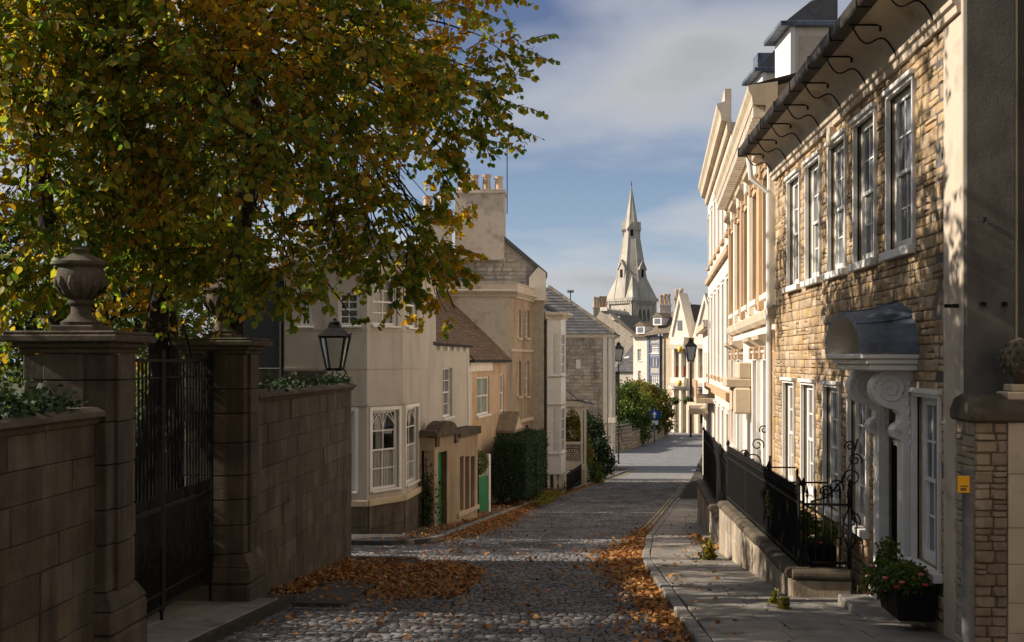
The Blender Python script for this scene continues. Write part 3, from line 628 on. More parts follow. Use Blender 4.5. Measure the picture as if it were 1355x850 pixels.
# raised verge along the garden wall and stone apron before the gate
verge = strip('verge', lambda y: -4.4, lambda y: -2.98 + 0.012 * (y - 14), list(np.arange(14.3, 21.0, 0.55)), 0.045, M['asphalt'], thick=0.08)
y = 20.86
slab(verge, 'kerb_stone', -4.3, -3.65, -4.3, -3.65, 20.72, 20.88, 0.10, M['kerb'], 0.16, 0.016); slab(verge, 'kerb_stone', -3.64, -2.92, -3.64, -2.92, 20.72, 20.88, 0.10, M['kerb'], 0.16, 0.016)
apron = strip('gate_apron', lambda y: -9, lambda y: -3.75 + (0.02 * (y - 9)), [7.5 + 0.5 * i for i in range(15)], 0.10, M['mortar'], thick=0.12)
y = 8.0
while y < 14.1:
    b = min(y + random.uniform(0.8, 1.2), 14.2); slab(apron, 'paving_slab', -5.2, -4.5, -5.2, -4.5, y + .008, b - .008, 0.118, M['slab'], .05); slab(apron, 'paving_slab', -4.48, -3.78, -4.48, -3.78, y + .008, b - .008, 0.118, M['slab'], .05); y = b
# worn yellow lines at both kerbs further down
for K, s, y0, y1 in ((KR, -1, 24, 60), (KLP, 1, 34, 69)):
    for o in (0.22, 0.36):
        mb = MB(); ys = np.arange(y0, y1, 0.6)
        for a, b in zip(ys, ys[1:]):
            xa, xb = K(a) + s * o, K(b) + s * o; mb.poly([(xa, a, gz(a) + 0.022), (xa + .05, a, gz(a) + 0.022), (xb + .05, b, gz(b) + 0.022), (xb, b, gz(b) + 0.022)])
        mb.build('yellow_line', M['line'], road)
# ================================================================== LEFT: garden wall, piers, gate, lamp
XW = -4.22
def garden_wall(y0, y1, label, seed):
    t = thing('garden_wall', label, 'wall', (XW - 0.2, (y0 + y1) / 2, gz((y0 + y1) / 2))); F = Fr((XW, y0), (XW, y1)); L = y1 - y0
    zb = gz(y1) - 0.3; zt = 8.44
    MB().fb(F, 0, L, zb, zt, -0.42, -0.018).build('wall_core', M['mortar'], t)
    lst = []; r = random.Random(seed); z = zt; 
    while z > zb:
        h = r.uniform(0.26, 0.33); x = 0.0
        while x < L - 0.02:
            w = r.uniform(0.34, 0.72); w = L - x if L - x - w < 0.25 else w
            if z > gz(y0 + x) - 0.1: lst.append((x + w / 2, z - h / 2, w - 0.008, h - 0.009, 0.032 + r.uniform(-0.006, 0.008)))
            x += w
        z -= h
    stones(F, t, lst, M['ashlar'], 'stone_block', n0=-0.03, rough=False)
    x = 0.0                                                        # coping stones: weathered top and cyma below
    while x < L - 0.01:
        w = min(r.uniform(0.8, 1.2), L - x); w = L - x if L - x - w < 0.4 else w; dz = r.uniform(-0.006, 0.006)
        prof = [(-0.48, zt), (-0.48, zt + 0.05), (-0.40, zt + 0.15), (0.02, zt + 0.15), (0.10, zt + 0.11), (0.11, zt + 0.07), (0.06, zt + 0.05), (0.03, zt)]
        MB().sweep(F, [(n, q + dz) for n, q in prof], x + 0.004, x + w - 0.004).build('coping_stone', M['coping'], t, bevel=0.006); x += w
    # moulded end of coping
    return t
gw1 = garden_wall(3.5, 9.72, 'dark ashlar garden wall at the left edge, left of the iron gate', 3)
gw2 = garden_wall(14.55, 21.07, 'long ashlar garden wall with ivy on its coping, between gate and white house', 5)
def pier(y0, y1, label, zt, seed):
    x0, x1 = XW - 0.66, XW + 0.10; yc = (y0 + y1) / 2; xc = (x0 + x1) / 2; zb = gz(yc) + 0.05
    t = thing('gate_pier', label, 'gate pier', (xc, yc, zb), 'stone piers of the iron gate'); r = random.Random(seed)
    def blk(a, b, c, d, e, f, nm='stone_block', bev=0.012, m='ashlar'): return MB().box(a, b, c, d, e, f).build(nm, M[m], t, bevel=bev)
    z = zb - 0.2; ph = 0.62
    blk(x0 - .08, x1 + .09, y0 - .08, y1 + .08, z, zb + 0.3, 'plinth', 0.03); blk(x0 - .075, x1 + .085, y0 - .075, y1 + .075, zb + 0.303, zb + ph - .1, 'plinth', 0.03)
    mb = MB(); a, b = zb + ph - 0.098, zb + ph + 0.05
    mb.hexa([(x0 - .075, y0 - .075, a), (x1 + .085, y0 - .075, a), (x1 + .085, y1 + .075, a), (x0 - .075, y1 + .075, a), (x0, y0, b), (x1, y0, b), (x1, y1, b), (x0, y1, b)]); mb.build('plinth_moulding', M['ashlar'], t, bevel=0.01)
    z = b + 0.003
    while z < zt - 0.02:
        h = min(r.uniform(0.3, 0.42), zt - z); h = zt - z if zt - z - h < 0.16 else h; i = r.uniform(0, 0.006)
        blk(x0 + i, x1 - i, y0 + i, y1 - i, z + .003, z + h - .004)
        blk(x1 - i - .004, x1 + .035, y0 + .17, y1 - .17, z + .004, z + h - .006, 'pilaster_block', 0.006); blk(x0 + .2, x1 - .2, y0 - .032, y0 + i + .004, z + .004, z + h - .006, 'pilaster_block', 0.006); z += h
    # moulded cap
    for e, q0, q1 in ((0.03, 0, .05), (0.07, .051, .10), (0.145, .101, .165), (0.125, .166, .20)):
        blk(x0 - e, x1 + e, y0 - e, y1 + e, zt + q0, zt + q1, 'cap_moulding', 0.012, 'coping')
    u = thing('urn', None, None, (xc, yc, zt + .2), None, t); s = 1.0
    MB().box(xc - .2, xc + .2, yc - .2, yc + .2, zt + .201, zt + .255).build('urn_base', M['coping'], u, bevel=0.01)
    prof = [(0.17, 0.0), (0.18, 0.03), (0.13, 0.06), (0.09, 0.11), (0.085, 0.17), (0.115, 0.20), (0.115, 0.225), (0.09, 0.24), (0.15, 0.29), (0.20, 0.36), (0.215, 0.43), (0.205, 0.50), (0.19, 0.52), (0.235, 0.55), (0.24, 0.575), (0.2, 0.60), (0.12, 0.635), (0.07, 0.66), (0.085, 0.69), (0.05, 0.72), (0.0, 0.725)]
    MB().lathe((xc, yc, zt + .255), [(q[0] * s, q[1] * s) for q in prof], 20).build('urn_bowl', M['coping'], u, smooth='auto')
    for k in range(12):                                             # gadroons round the bowl
        w = 2 * math.pi * k / 12; path = [(xc + math.cos(w) * rr, yc + math.sin(w) * rr, zt + .255 + zz) for rr, zz in ((0.10, .25), (0.16, .30), (0.205, .37), (0.218, .44))]
        MB().tube(path, [.015, .028, .032, .012], 6).build('gadroon', M['coping'], u, smooth=True)
    return t
p1 = pier(9.74, 10.40, 'nearer stone gate pier with a carved urn on top, left of the iron gate', 9.06, 2)
p2 = pier(13.86, 14.52, 'farther stone gate pier with a carved urn on top, right of the iron gate', 9.08, 9)
def iron_gate():
    y0, y1, x = 10.44, 13.82, -4.52; zb, zm, zt = 6.29, 7.36, 9.0
    t = thing('iron_gate', 'tall black wrought iron gate hung between the two stone piers', 'gate', (x, (y0 + y1) / 2, gz(12) + .1)); F = Fr((x, y0), (x, y1)); L = y1 - y0
    def bar(name, a, b, c, d, w=.02): return MB().fb(F, a, b, c, d, -w, w).build(name, M['iron'], t, bevel=0.004)
    for z, h in ((zb, .045), (zb + .17, .025), (zm, .05), (zt - .02, .035), (zt - .2, .02)): bar('rail', 0.05, L - 0.05, z, z + h)
    for u in (0.0, L / 2 - 0.05, L / 2 + 0.005, L - .045): bar('stile', u, u + .045, zb - 0.03, zt + 0.12, .026)
    me = bpy.data.meshes.new('bar'); c = [(math.cos(k * math.pi / 3) * .5, math.sin(k * math.pi / 3) * .5) for k in range(6)]
    me.from_pydata([(a, b, 0) for a, b in c] + [(a, b, 1) for a, b in c], [], [(k, (k + 1) % 6, 6 + (k + 1) % 6, 6 + k) for k in range(6)] + [(5, 4, 3, 2, 1, 0), (6, 7, 8, 9, 10, 11)]); me.materials.append(M['iron'])
    u = 0.10
    while u < L - 0.06:
        inst('bar', me, t, F.p(u, zb + .02), 0, (.024, .024, zt - zb - .03)); inst('dog_bar', me, t, F.p(u + .052, zb + .02), 0, (.02, .02, zm - zb + .16)); u += .104
    mb = MB()                                                       # scrolls between the two bottom rails
    for k in range(16):
        c0 = L * (k + .5) / 16; mb.tube([F.p(c0 + .075 * math.cos(a) * (1 - a / 14), zb + .1 + .055 * math.sin(a) * (1 - a / 14)) for a in np.linspace(0, 9, 16)], .008, 4)
    mb.build('bottom_scrollwork', M['iron'], t)
    for k, (c0, s) in enumerate(((L * .25, 1), (L * .75, -1), (L * .42, 1), (L * .58, -1))):   # cresting
        path = [F.p(c0 + s * (.34 * q - .1), zt + .02 + .26 * math.sin(q * 2.1) + .1 * q) for q in np.linspace(0, 1, 9)]
        end = path[-1]; m2 = MB().tube(path, .016, 6)
        cc = F.p(c0 + s * .24 - s * .07, zt + .02 + .26 * math.sin(2.1) + .1)
        m2.tube([cc + Vector((0, s * .07 * math.cos(a) * (1 - a / 12), .07 * math.sin(a) * (1 - a / 12))) for a in np.linspace(0, 8, 18)], .013, 5); m2.build('cresting_scroll', M['iron'], t)
    MB().tube([F.p(L - .03, 6.3), F.p(L - .03, 6.02)], .022, 6).build('drop_bolt', M['iron'], t); MB().tube([F.p(L / 2, 6.3), F.p(L / 2, 6.12)], .02, 6).build('drop_bolt', M['iron'], t)
iron_gate()
def lantern_lamp(name, label, base, zpost, h, wt, wb, postr, glass, group=None, frog=True, ladder=False):
    """four sided tapering street lantern: base point on ground/wall, zpost = z of lantern foot"""
    x, y, z = base; t = thing(name, label, 'street lamp', base, group)
    MB().lathe((x, y, 0), [(postr * 1.6, z), (postr * 1.6, z + .06), (postr, z + .1), (postr * .9, zpost - .2)], 10).build('post', M['iron'], t, smooth='auto')
    if frog:
        mb = MB()
        for sx, sy in ((1, 0), (-1, 0), (0, 1), (0, -1)):
            mb.tube([(x + sx * q[0], y + sy * q[0], zpost + q[1]) for q in ((.02, -.22), (wb * .55, -.17), (wb * .85, -.08), (wb * .72, -.01), (wb * .5, 0.0))], .014, 5)
        mb.build('lantern_bracket', M['iron'], t)
    hb = h * .66; f = MB(); g = MB(); a, b = wb / 2, wt / 2; c4_ = lambda s, zz: [(x - s, y - s, zz), (x + s, y - s, zz), (x + s, y + s, zz), (x - s, y + s, zz)]
    lo, hi = c4_(a, zpost), c4_(b, zpost + hb)
    for i in range(4):
        j = (i + 1) % 4; f.tube([lo[i], hi[i]], .026 * h, 4); f.tube([lo[i], lo[j]], .026 * h, 4); f.tube([hi[i], hi[j]], .03 * h, 4)
    f.build('lantern_frame', M['iron'], t)
    for i in range(4):
        j = (i + 1) % 4; MB().poly([lo[i], lo[j], hi[j], hi[i]]).build('lantern_pane', glass, t)
    MB().hexa(c4_(b * 1.12, zpost + hb) + c4_(b * .42, zpost + h * .84)).hexa(c4_(b * .46, zpost + h * .842) + c4_(b * .36, zpost + h * .93)).lathe((x, y, zpost + h * .93), [(b * .5, 0), (b * .3, .03), (b * .12, h * .05), (b * .16, h * .07), (0.001, h * .1)], 8).build('lantern_top', M['iron'], t)
    if ladder: MB().tube([(x + b * 1.05, y, zpost + hb), (x + b * 1.35, y, zpost + hb * 1.08)], .012, 4).build('ladder_bar', M['iron'], t)
    return t
q = px(443, 510, XW - 0.2); lantern_lamp('street_lamp', 'black iron street lamp with tapering lantern standing on the garden wall', (q.x, q.y, 8.58), zat(489, depth(q)), .92, .47, .25, .045, M['clear'], ladder=True)
# ------------------------------------------------------------------ white house with canted corner and gothic sash windows
P0, P1, P2, P3 = Vector((-6.98, 26.75)), Vector((-5.01, 26.9)), Vector((-4.32, 28.04)), Vector((-4.17, 30.1))
wh = thing('white_house', 'white rendered house with gothic sash windows and stone plinth beyond the garden wall', 'house', (-6, 28.5, gz(28)))
ZE = 11.35
def wfac(F, parent, ops, z0, z1, mat, rev=0.1): wall(F, parent, 0, F.L, z0, z1, ops, mat, rev=rev)
F1, F2, F3 = Fr(P0, P1), Fr(P1, P2), Fr(P2, P3); zg = gz(27) - .2
def rect(F, ua, ub, va, vb):
    a, b = F.uat(ua), F.uat(ub); m = (a + b) / 2; return (a, b, F.zat(m, vb), F.zat(m, va))
o1 = [rect(F1, 396, 413, 396, 432), (F1.L - .98, F1.L - .3, 5.86, 7.78), rect(F1, 447, 476, 388, 431)]
o2 = [(0.17, F2.L - .17, 5.86, 7.78), (0.2, F2.L - .2, 9.85, 11.0)]; o3 = [(.3, F3.L - .3, 5.86, 7.78), (.4, F3.L - .4, 9.85, 11.0)]
for F, ops in ((F1, o1), (F2, o2), (F3, o3)): wfac(F, wh, ops, zg, ZE, M['white'])
for F, ops in ((F1, o1), (F2, o2), (F3, o3)):
    for o in ops:
        g = o[2] < 6; w = sash(F, wh, *o, cols=2 if g else 2, rows=4, rec=.06, fw=.05, bar=.026, panes=g, glass=M['clear'], arch=g, back=.5, sill=.05)
        if g: curtain(F, w, o[0] + .02, o[1] - .02, o[2], o[2] + .92, -.15); curtain(F, w, o[0] + (o[1] - o[0]) * .3, o[0] + (o[1] - o[0]) * .52, o[2] + .95, o[3] - .1, -.16)
        else: curtain(F, w, o[0] + .02, o[1] - .02, o[2], o[3], -.3)
        if g:
            mb = MB(); s = .09; a, b, c, d = o; mb.fb(F, a - s, a, c - .05, d + s, -.002, .03); mb.fb(F, b, b + s, c - .05, d + s, -.002, .03); mb.fb(F, a, b, d, d + s, -.002, .03); mb.build('window_surround', M['paint'], wh, bevel=.006)
F4 = Fr(P3, (P3.x + .02, P3.y + 3.2)); wall(F4, wh, 0, 3.2, zg - .5, ZE, [], M['white'])
for z, h, n in ((8.79, .03, .02), (7.9, .06, .035), (9.72, .03, .02)):
    for F in (F1, F2, F3): MB().fb(F, -n * .4, F.L + n * .4, z, z + h, -.01, n).build('string_course', M['white'], wh)
# plinth of large stones
for F in (F1, F2, F3):
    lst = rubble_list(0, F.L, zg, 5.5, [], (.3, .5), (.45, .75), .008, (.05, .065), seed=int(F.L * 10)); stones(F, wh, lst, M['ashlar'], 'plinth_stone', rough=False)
    MB().fb(F, -.03, F.L + .03, 5.5, 5.66, -.01, .10).build('plinth_course', M['smooth'], wh, bevel=.02)
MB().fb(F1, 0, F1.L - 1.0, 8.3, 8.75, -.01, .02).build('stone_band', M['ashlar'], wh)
cx, cy = -7.2, 30.2
for F in (F1, F2, F3, F4): MB().fb(F, -.2, F.L + .2, ZE, ZE + .1, -.3, .25).build('eaves_board', M['paint'], wh)
rp = [F.p(0, ZE + .1, .25) for F in (F1, F2, F3, F4)] + [F4.p(F4.L, ZE + .1, .25)]
for a, b in zip(rp, rp[1:]): roof_courses(wh, M['slate'], a, b, Vector((-6.0, 31, ZE + 1.5)), Vector((-6.2, 30.5, ZE + 1.5)), .25, .02, .3)
# lower wing of the white house
W0, W1 = pd(553, HV, 31.6), pd(620, HV, 39.6); FW = Fr(W0, W1); wg = thing('white_wing', 'lower white rendered wing with a tall narrow window behind the stone porch', 'house', (W0.x, W0.y, gz(33)))
zw = 9.44; ow = [rect(FW, 586, 598.5, 487, 552)]; wall(FW, wg, 0, FW.L, gz(40) - .2, zw, ow, M['white']); sash(FW, wg, *ow[0], cols=2, rows=4, rec=.09, fw=.05, sill=.06, panes=False)
MB().fb(FW, -.1, FW.L, zw, zw + .07, -.1, .16).build('gutter', M['iron'], wg)
for k in range(7): MB().fb(FW, .5 + k * FW.L / 7.3, .62 + k * FW.L / 7.3, zw - .14, zw - .002, 0, .1).build('rafter_end', M['paint'], wg)
MB().tube([FW.p(FW.L - .12, zw), FW.p(FW.L - .12, gz(39), .06)], .04, 8).build('drainpipe', M['paint'], wg)
a, b = FW.p(-.1, zw + .07, .16), FW.p(FW.L, zw + .07, .16); roof_courses(wg, M['tile'], a, b, b + Vector((-2.9, .5, 2.3)), a + Vector((-2.9, .5, 2.3)), .16, .025, .2)
# dark slate hung outbuilding behind the wall
ob = thing('outbuilding', 'dark grey outbuilding wall with black drainpipe behind the garden wall', 'building', tuple(pd(350, HV, 30).xy) + (gz(30),))
FO = Fr(pd(285, HV, 30), pd(383, HV, 30)); zo = zat(488, 30)
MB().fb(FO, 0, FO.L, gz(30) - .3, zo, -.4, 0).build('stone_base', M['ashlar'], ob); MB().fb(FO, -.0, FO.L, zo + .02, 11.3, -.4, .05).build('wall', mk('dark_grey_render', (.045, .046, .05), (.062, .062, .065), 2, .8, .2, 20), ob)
MB().tube([FO.p(FO.L - .18, 11.2, .12), FO.p(FO.L - .18, gz(30), .12)], .06, 8).build('drainpipe', M['iron'], ob)
MB().fb(FO, -.2, FO.L + .1, 11.3, 11.42, -.5, .2).build('eaves_board', M['gutter'], ob)
# ------------------------------------------------------------------ stone porch screen with arched head
Q1, Q2, Q3 = pg(575, 697, .1), pg(605, 692, .1), pg(632, 687, .1); Q0 = pd(555.5, HV, depth(Q1) + .02)
pc = thing('stone_porch', 'tan stone porch with a segmental arched top and recessed doorway', 'porch', (Q2.x, Q2.y, gz(Q2.y)))
G0, G1, G2 = Fr(Q0, Q1), Fr(Q1, Q2), Fr(Q2, Q3); zt = 6.95
od = [rect(G1, 579.5, 591.5, 598, 700)]; od[0] = (od[0][0], od[0][1], gz(32) - .2, od[0][3]); wall(G1, pc, 0, G1.L, gz(34) - .3, zt, od, M['stucco'], rev=.16)
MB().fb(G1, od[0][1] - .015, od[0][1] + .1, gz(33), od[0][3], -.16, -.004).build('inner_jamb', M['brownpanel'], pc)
dr = MB().fb(G1, od[0][0], od[0][1], gz(33) + .05, od[0][3] - .0, -.22, -.155).build('door', M['green'], pc, bevel=.01, label='green painted porch door standing in the recess'); MB().lathe(G1.p(od[0][0] + .36, 5.7, -.09), [(0, -.03), (.03, -.02), (.03, .02), (0, .03)], 8).build('handle', M['iron'], dr)
arc = [(G1.L * .5 + G1.L * .42 * math.cos(a), zt + .06 + .34 * math.sin(a)) for a in np.linspace(0, math.pi, 13)]
MB().prism(G1, arc, -.35, .08).build('arched_head', M['coping'], pc, bevel=.01); MB().fb(G1, -.05, G1.L + .05, zt, zt + .12, -.4, .1).fb(G1, .02, G1.L * .14, zt - .25, zt, 0, .06).fb(G1, G1.L * .86, G1.L - .02, zt - .25, zt, 0, .06).build('coping', M['coping'], pc, bevel=.012)
op = [rect(G2, a, b, 604, 676) for a, b in ((608.5, 613.5), (615.5, 621), (623, 628))]; wall(G2, pc, 0, G2.L, gz(36) - .3, zt - .12, op, M['stucco'], rev=.12)
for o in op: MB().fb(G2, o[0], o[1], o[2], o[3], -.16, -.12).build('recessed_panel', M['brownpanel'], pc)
MB().fb(G2, -.02, G2.L + .06, zt - .12, zt + .1, -.4, .1).build('coping', M['coping'], pc, bevel=.012); MB().fb(G2, -.02, G2.L + .03, op[0][2] - .14, op[0][2] - .02, 0, .06).build('sill', M['smooth'], pc, bevel=.01)
wall(G0, pc, 0, G0.L, gz(32) - .3, zt + .02, [(.04, G0.L - .04, 4.5, 6.6)], M['stucco'], rev=.25); MB().fb(G0, -.0, G0.L + .05, zt + .02, zt + .2, -.3, .08).build('coping', M['coping'], pc, bevel=.012); MB().fb(G0, .04, G0.L - .04, 4.3, 6.6, -.32, -.25).build('inner_wall', M['dark'], pc)
MB().poly([Q1 + Vector((-.3, .1, zt - Q1.z)), Vector((Q3.x - .1, Q3.y, zt)), Vector((Q3.x - 1.6, Q3.y, zt)), Vector((Q0.x, Q0.y + .2, zt))]).build('flat_roof', M['lead'], pc)
wall(Fr(Q3, Q3 + Vector((-1.5, .4, 0))), pc, 0, 1.5, gz(36) - .3, zt, [], M['stucco'])
tr = thing('trellis', 'black diamond trellis panel beside the porch with a climbing plant below', 'trellis', G0.p(G0.L / 2, 6.7, -.1)); 
for s in (-1, 1):
    for k in range(-6, 12):
        u0 = .05 + k * .11; pts = []
        for zz in np.linspace(5.85, 6.58, 14):
            uu = u0 + s * (zz - 5.85) * .8
            if .05 <= uu <= G0.L - .05: pts.append(G0.p(uu, zz, -.1 + s * .006))
        if len(pts) > 1: MB().tube([pts[0], pts[-1]], .011, 4).build('lath', M['iron'], tr)
c = G0.p(G0.L / 2, gz(31) + .1, -.05); cp = thing('climbing_plant', 'dark leafy climber growing up the trellis beside the white house', 'plant', c)
leafcloud('foliage', np.array(c) + RNG.normal(size=(900, 3)) * np.array((.13, .12, .42)) + np.array((0, 0, .75)), M['leafdark'], (.05, .1), cp); MB().tube([c, c + Vector((.05, 0, .8)), c + Vector((-.05, 0, 1.9))], [.03, .02, .01], 5).build('stem', M['bark'], cp)
# green gate and topiary
FG = Fr(pd(631, HV, 36.9), pd(646, HV, 37.4)); gg = thing('green_gate', 'bright green boarded garden gate with white pickets beside the stone porch', 'gate', FG.p(FG.L / 2, gz(37)))
z0 = gz(37) + .16; zz = FG.zat(FG.L / 2, 632); n = 6
for k in range(n): MB().fb(FG, FG.L * k / n + .004, FG.L * (k + 1) / n - .004, z0, zz, -.03, 0).build('board', M['green'], gg, bevel=.003)
MB().fb(FG, 0, FG.L, zz, zz + .05, -.04, .01).build('rail', M['green'], gg)
for k in range(n): u = FG.L * (k + .5) / n; MB().fb(FG, u - .012, u + .012, zz + .05, zz + .52, -.03, -.005).build('picket', M['paint'], gg)
MB().fb(FG, FG.L, FG.L + .1, z0 - .2, zz + .75, -.08, .03).build('post', M['paint'], gg)
c = pd(633, 612, 36.2); tp = thing('topiary', 'small round clipped shrub beside the green gate', 'shrub', (c.x, c.y, gz(36))); leafcloud('foliage', ball_points(c, (.33, .33, .4), 1500, .5), M['leafgreen'], (.04, .07), tp); MB().tube([(c.x, c.y, gz(36)), c], .025, 6).build('stem', M['bark'], tp)
# ------------------------------------------------------------------ tan house with tiled roof
T0, T1 = pd(621, HV, 39.8), pd(671, HV, 47.2); FT = Fr(T0, T1); th = thing('tan_house', 'narrow tan stucco house with blinds drawn and steep tiled roof', 'house', (T0.x, T0.y, gz(42)))
zt = 8.92; ot = [rect(FT, 631, 647.5, 499, 549), rect(FT, 661.5, 667, 495, 545)]; dt = FT.uat(652); ot.append((dt, dt + .01, 5, 5.01)); ot = ot[:2]
wall(FT, th, 0, FT.L, gz(47) - .3, zt, ot, M['orange'], rev=.08)
for o in ot:
    w = sash(FT, th, *o, cols=2, rows=2, rec=.05, fw=.06, glass=M['clear'], back=.3, surround=0, sill=.08); mb = MB()
    curtain(FT, w, o[0] + .03, o[1] - .03, o[2] + .05, o[3] - .05, -.16, M['paint'])
MB().fb(FT, -.0, FT.L * .55, zt - .32, zt, 0, .05).build('fascia', M['cream'], th); MB().fb(FT, .0, .25, gz(42), zt - .32, 0, .05).build('corner_strip', M['smooth'], th)
MB().fb(FT, -.05, FT.L, zt, zt + .09, -.2, .2).build('gutter', M['iron'], th)
a, b = FT.p(-.1, zt + .09, .2), FT.p(FT.L, zt + .09, .2); roof_courses(th, M['tile'], a, b, b + Vector((-3.4, 1.0, 3.3)), a + Vector((-3.4, 1.0, 3.3)), .17, .03, .2)
MB().poly([FT.p(0, gz(42)), FT.p(0, zt), FT.p(0, zt) + Vector((-4, .8, 2.6)), FT.p(0, gz(42)) + Vector((-4, .8, 0))]).build('side_wall', M['stucco'], th)
# pedimented door hood, seen over the hedge
u0 = FT.uat(657); u1 = FT.uat(672); zp = FT.zat(u0, 573); hd = MB(); hw = 1.0; F_ = FT
hd.prism(FT, [(u0 - .2, zp), (u0 + hw + .9, zp), (u0 + hw + .9, zp + .12), ((2 * u0 + hw + .7) / 2, zp + .82), (u0 - .2, zp + .12)], 0, .75); hd.build('door_hood', M['stonetile'], th, bevel=.01)
MB().prism(FT, [(u0, zp + .12), (u0 + hw + .7, zp + .12), ((2 * u0 + hw + .7) / 2, zp + .62)], .74, .77).build('pediment', M['smooth'], th); MB().fb(FT, u0, u0 + .14, gz(45), zp, .3, .5).build('hood_post', M['smooth'], th); MB().fb(FT, u0 + 1.45, u0 + 1.59, gz(45), zp, .3, .5).build('hood_post', M['smooth'], th)
MB().fb(FT, u0 + .3, u0 + 1.3, gz(46), zp - .15, -.02, .02).build('door', M['brownpanel'], th)
# ------------------------------------------------------------------ three storey stone house
N0, N1 = pd(675, HV, 47.6), pd(719, HV, 54.6); FN = Fr(N0, N1); hs = thing('three_storey_house', 'three storey tan ashlar house with moulded parapet and arched ground floor', 'house', (N0.x, N0.y, gz(48)))
zc = FN.zat(0, 393); on = []
for a, b in ((684.5, 689.5), (695, 700.5), (705, 711)): on += [rect(FN, a, b, 411, 447), rect(FN, a, b, 478, 524)]
arches = [rect(FN, a, b, 562, 640) for a, b in ((678.5, 686), (693, 701), (706.5, 715))]
wall(FN, hs, 0, FN.L, gz(54) - .3, zc, on + arches, M['stucco'], rev=.13)
for o in arches:
    mb = MB(); zs = o[3] - .55; arch_fill(mb, FN, o[0], o[1], zs, o[3], -.13, 0.0); mb.build('arch', M['stucco'], hs); MB().fb(FN, o[0], o[1], o[2], o[3], -.2, -.13).build('arched_window', M['glass'], hs)
for o in on: sash(FN, hs, *o, cols=2, rows=4 if o[3] < 9 else 4, rec=.1, fw=.05, bar=.03, mat=M['cream'], sill=.1, sillmat=M['smooth'])
for v, h, n in ((466, .1, .06), (557, .14, .08)): z = FN.zat(FN.L * .5, v); MB().fb(FN, -.02, FN.L, z, z + h, 0, n).build('string_course', M['smooth'], hs)
FS = Fr(pd(580, HV, 47.6 + .0), N0); FS = Fr((N0.x - 4.2, N0.y - .3), N0); wall(FS, hs, 0, FS.L, gz(48) - .3, zc, [], M['plaster'])
for F in (FN, FS): MB().sweep(F, [(-.3, zc), (.08, zc), (.12, zc + .08), (.22, zc + .16), (.30, zc + .2), (.30, zc + .27), (.16, zc + .3), (.16, zc + .55), (.2, zc + .57), (.2, zc + .63), (-.3, zc + .63)], -.0 if F is FN else 0, F.L + (.3 if F is FS else 0)).build('parapet_cornice', M['plaster'], hs)
MB().poly([FS.p(0, zc + .3, -.2), FS.p(FS.L, zc + .3, -.2), FN.p(FN.L, zc + .3, -.2), FN.p(FN.L, zc + .3, -4)]).build('flat_roof', M['lead'], hs)
# gabled rear range with chimney
DB = 52.0; FB = Fr(pd(585, HV, DB), pd(722, HV, DB)); rb = thing('rear_gabled_range', 'rubble stone gable with dark slate roof rising behind the parapet', 'house', (N0.x - 2, DB, gz(52)))
U = lambda u: (u - 585) / FPX * DB; Z = lambda v: zat(v, DB)
MB().prism(FB, [(0, 5), (U(720), 5), (U(720), Z(360)), (U(668), Z(316)), (U(640), Z(316)), (0, Z(352))], -3.5, -.03).build('gable_wall', M['greymortar'], rb)
gl = [t for t in rubble_list(U(628), U(719), Z(396), Z(320), [], (.14, .24), (.25, .6), .02, (.03, .05), seed=12) if t[1] + t[3] / 2 < Z(316) - max(0, (t[0] + t[2] / 2 - U(668))) * (44 / 52) - .1]
stones(FB, rb, gl, M['greystone'], 'stone', 140, n0=-.03)
a, b = FB.p(U(724), Z(364), .12), FB.p(U(724), Z(364), -4); c, d = FB.p(U(664), Z(313), -4), FB.p(U(664), Z(313), .12); roof_courses(rb, M['slate'], a, b, c, d, .22, .03, .3)
MB().prism(FB, [(U(664), Z(316)), (U(724), Z(367)), (U(724), Z(361)), (U(664), Z(310))], -4, .14).build('verge_slab', M['slate'], rb)
MB().prism(FB, [(U(700), Z(398)), (U(722), Z(398)), (U(722), Z(362)), (U(712), Z(354)), (U(700), Z(368))], 0, .3).build('white_end_wall', M['cream'], rb)
a = pd(602, 386, 49.5); MB().poly([pd(598, 386, 49.4), pd(642, 386, 49.4), pd(616, 352, 51.3), pd(598, 352, 51.3)]).build('lead_slope', M['lead'], rb)
st = chimney('chimney_stack', 'broad pale rendered chimney stack with four clay pots against the sky', FB.p((U(602) + U(667)) / 2, 0, .35).xy, U(667) - U(602), 1.3, Z(345), Z(258), 4, M['plaster'], poth=.72, potr=.21)
st2 = chimney('chimney_stack', 'pale chimney stack half hidden by the tree crown, left of the four pot stack', pd(574, HV, 50).xy, 1.4, 1.0, zat(380, 50), zat(285, 50), 2, M['plaster'], poth=.7, potr=.2)
def aerial(label, u, d, vb, vt, sp, mat=M['iron']):
    b, t_ = pd(u, vb, d), pd(u, vt, d); t = thing('tv_aerial', label, 'aerial', b); MB().tube([b, t_], .022 * d / 50, 5).build('mast', mat, t); w = sp / FPX * d
    MB().tube([t_ + Vector((-w * .5, 0, -.02)), t_ + Vector((w * .5, 0, .02))], .018 * d / 50, 4).build('boom', mat, t); mb = MB()
    for k in range(9): x = -w * .5 + w * k / 8; mb.tube([t_ + Vector((x, -.3, 0)), t_ + Vector((x, .3, 0)), ], .01 * d / 50, 4); mb.tube([t_ + Vector((x, 0, -.1)), t_ + Vector((x, 0, .12))], .01 * d / 50, 4)
    mb.build('elements', mat, t)
aerial('tall thin television aerial mast beside the four pot chimney', 671, 51, 283, 195, 46); aerial('short television aerial above the tree crown', 592, 49, 250, 222, 12); aerial('small television aerial on the slate roof ridge before the church', 755, 75, 405, 386, 8)
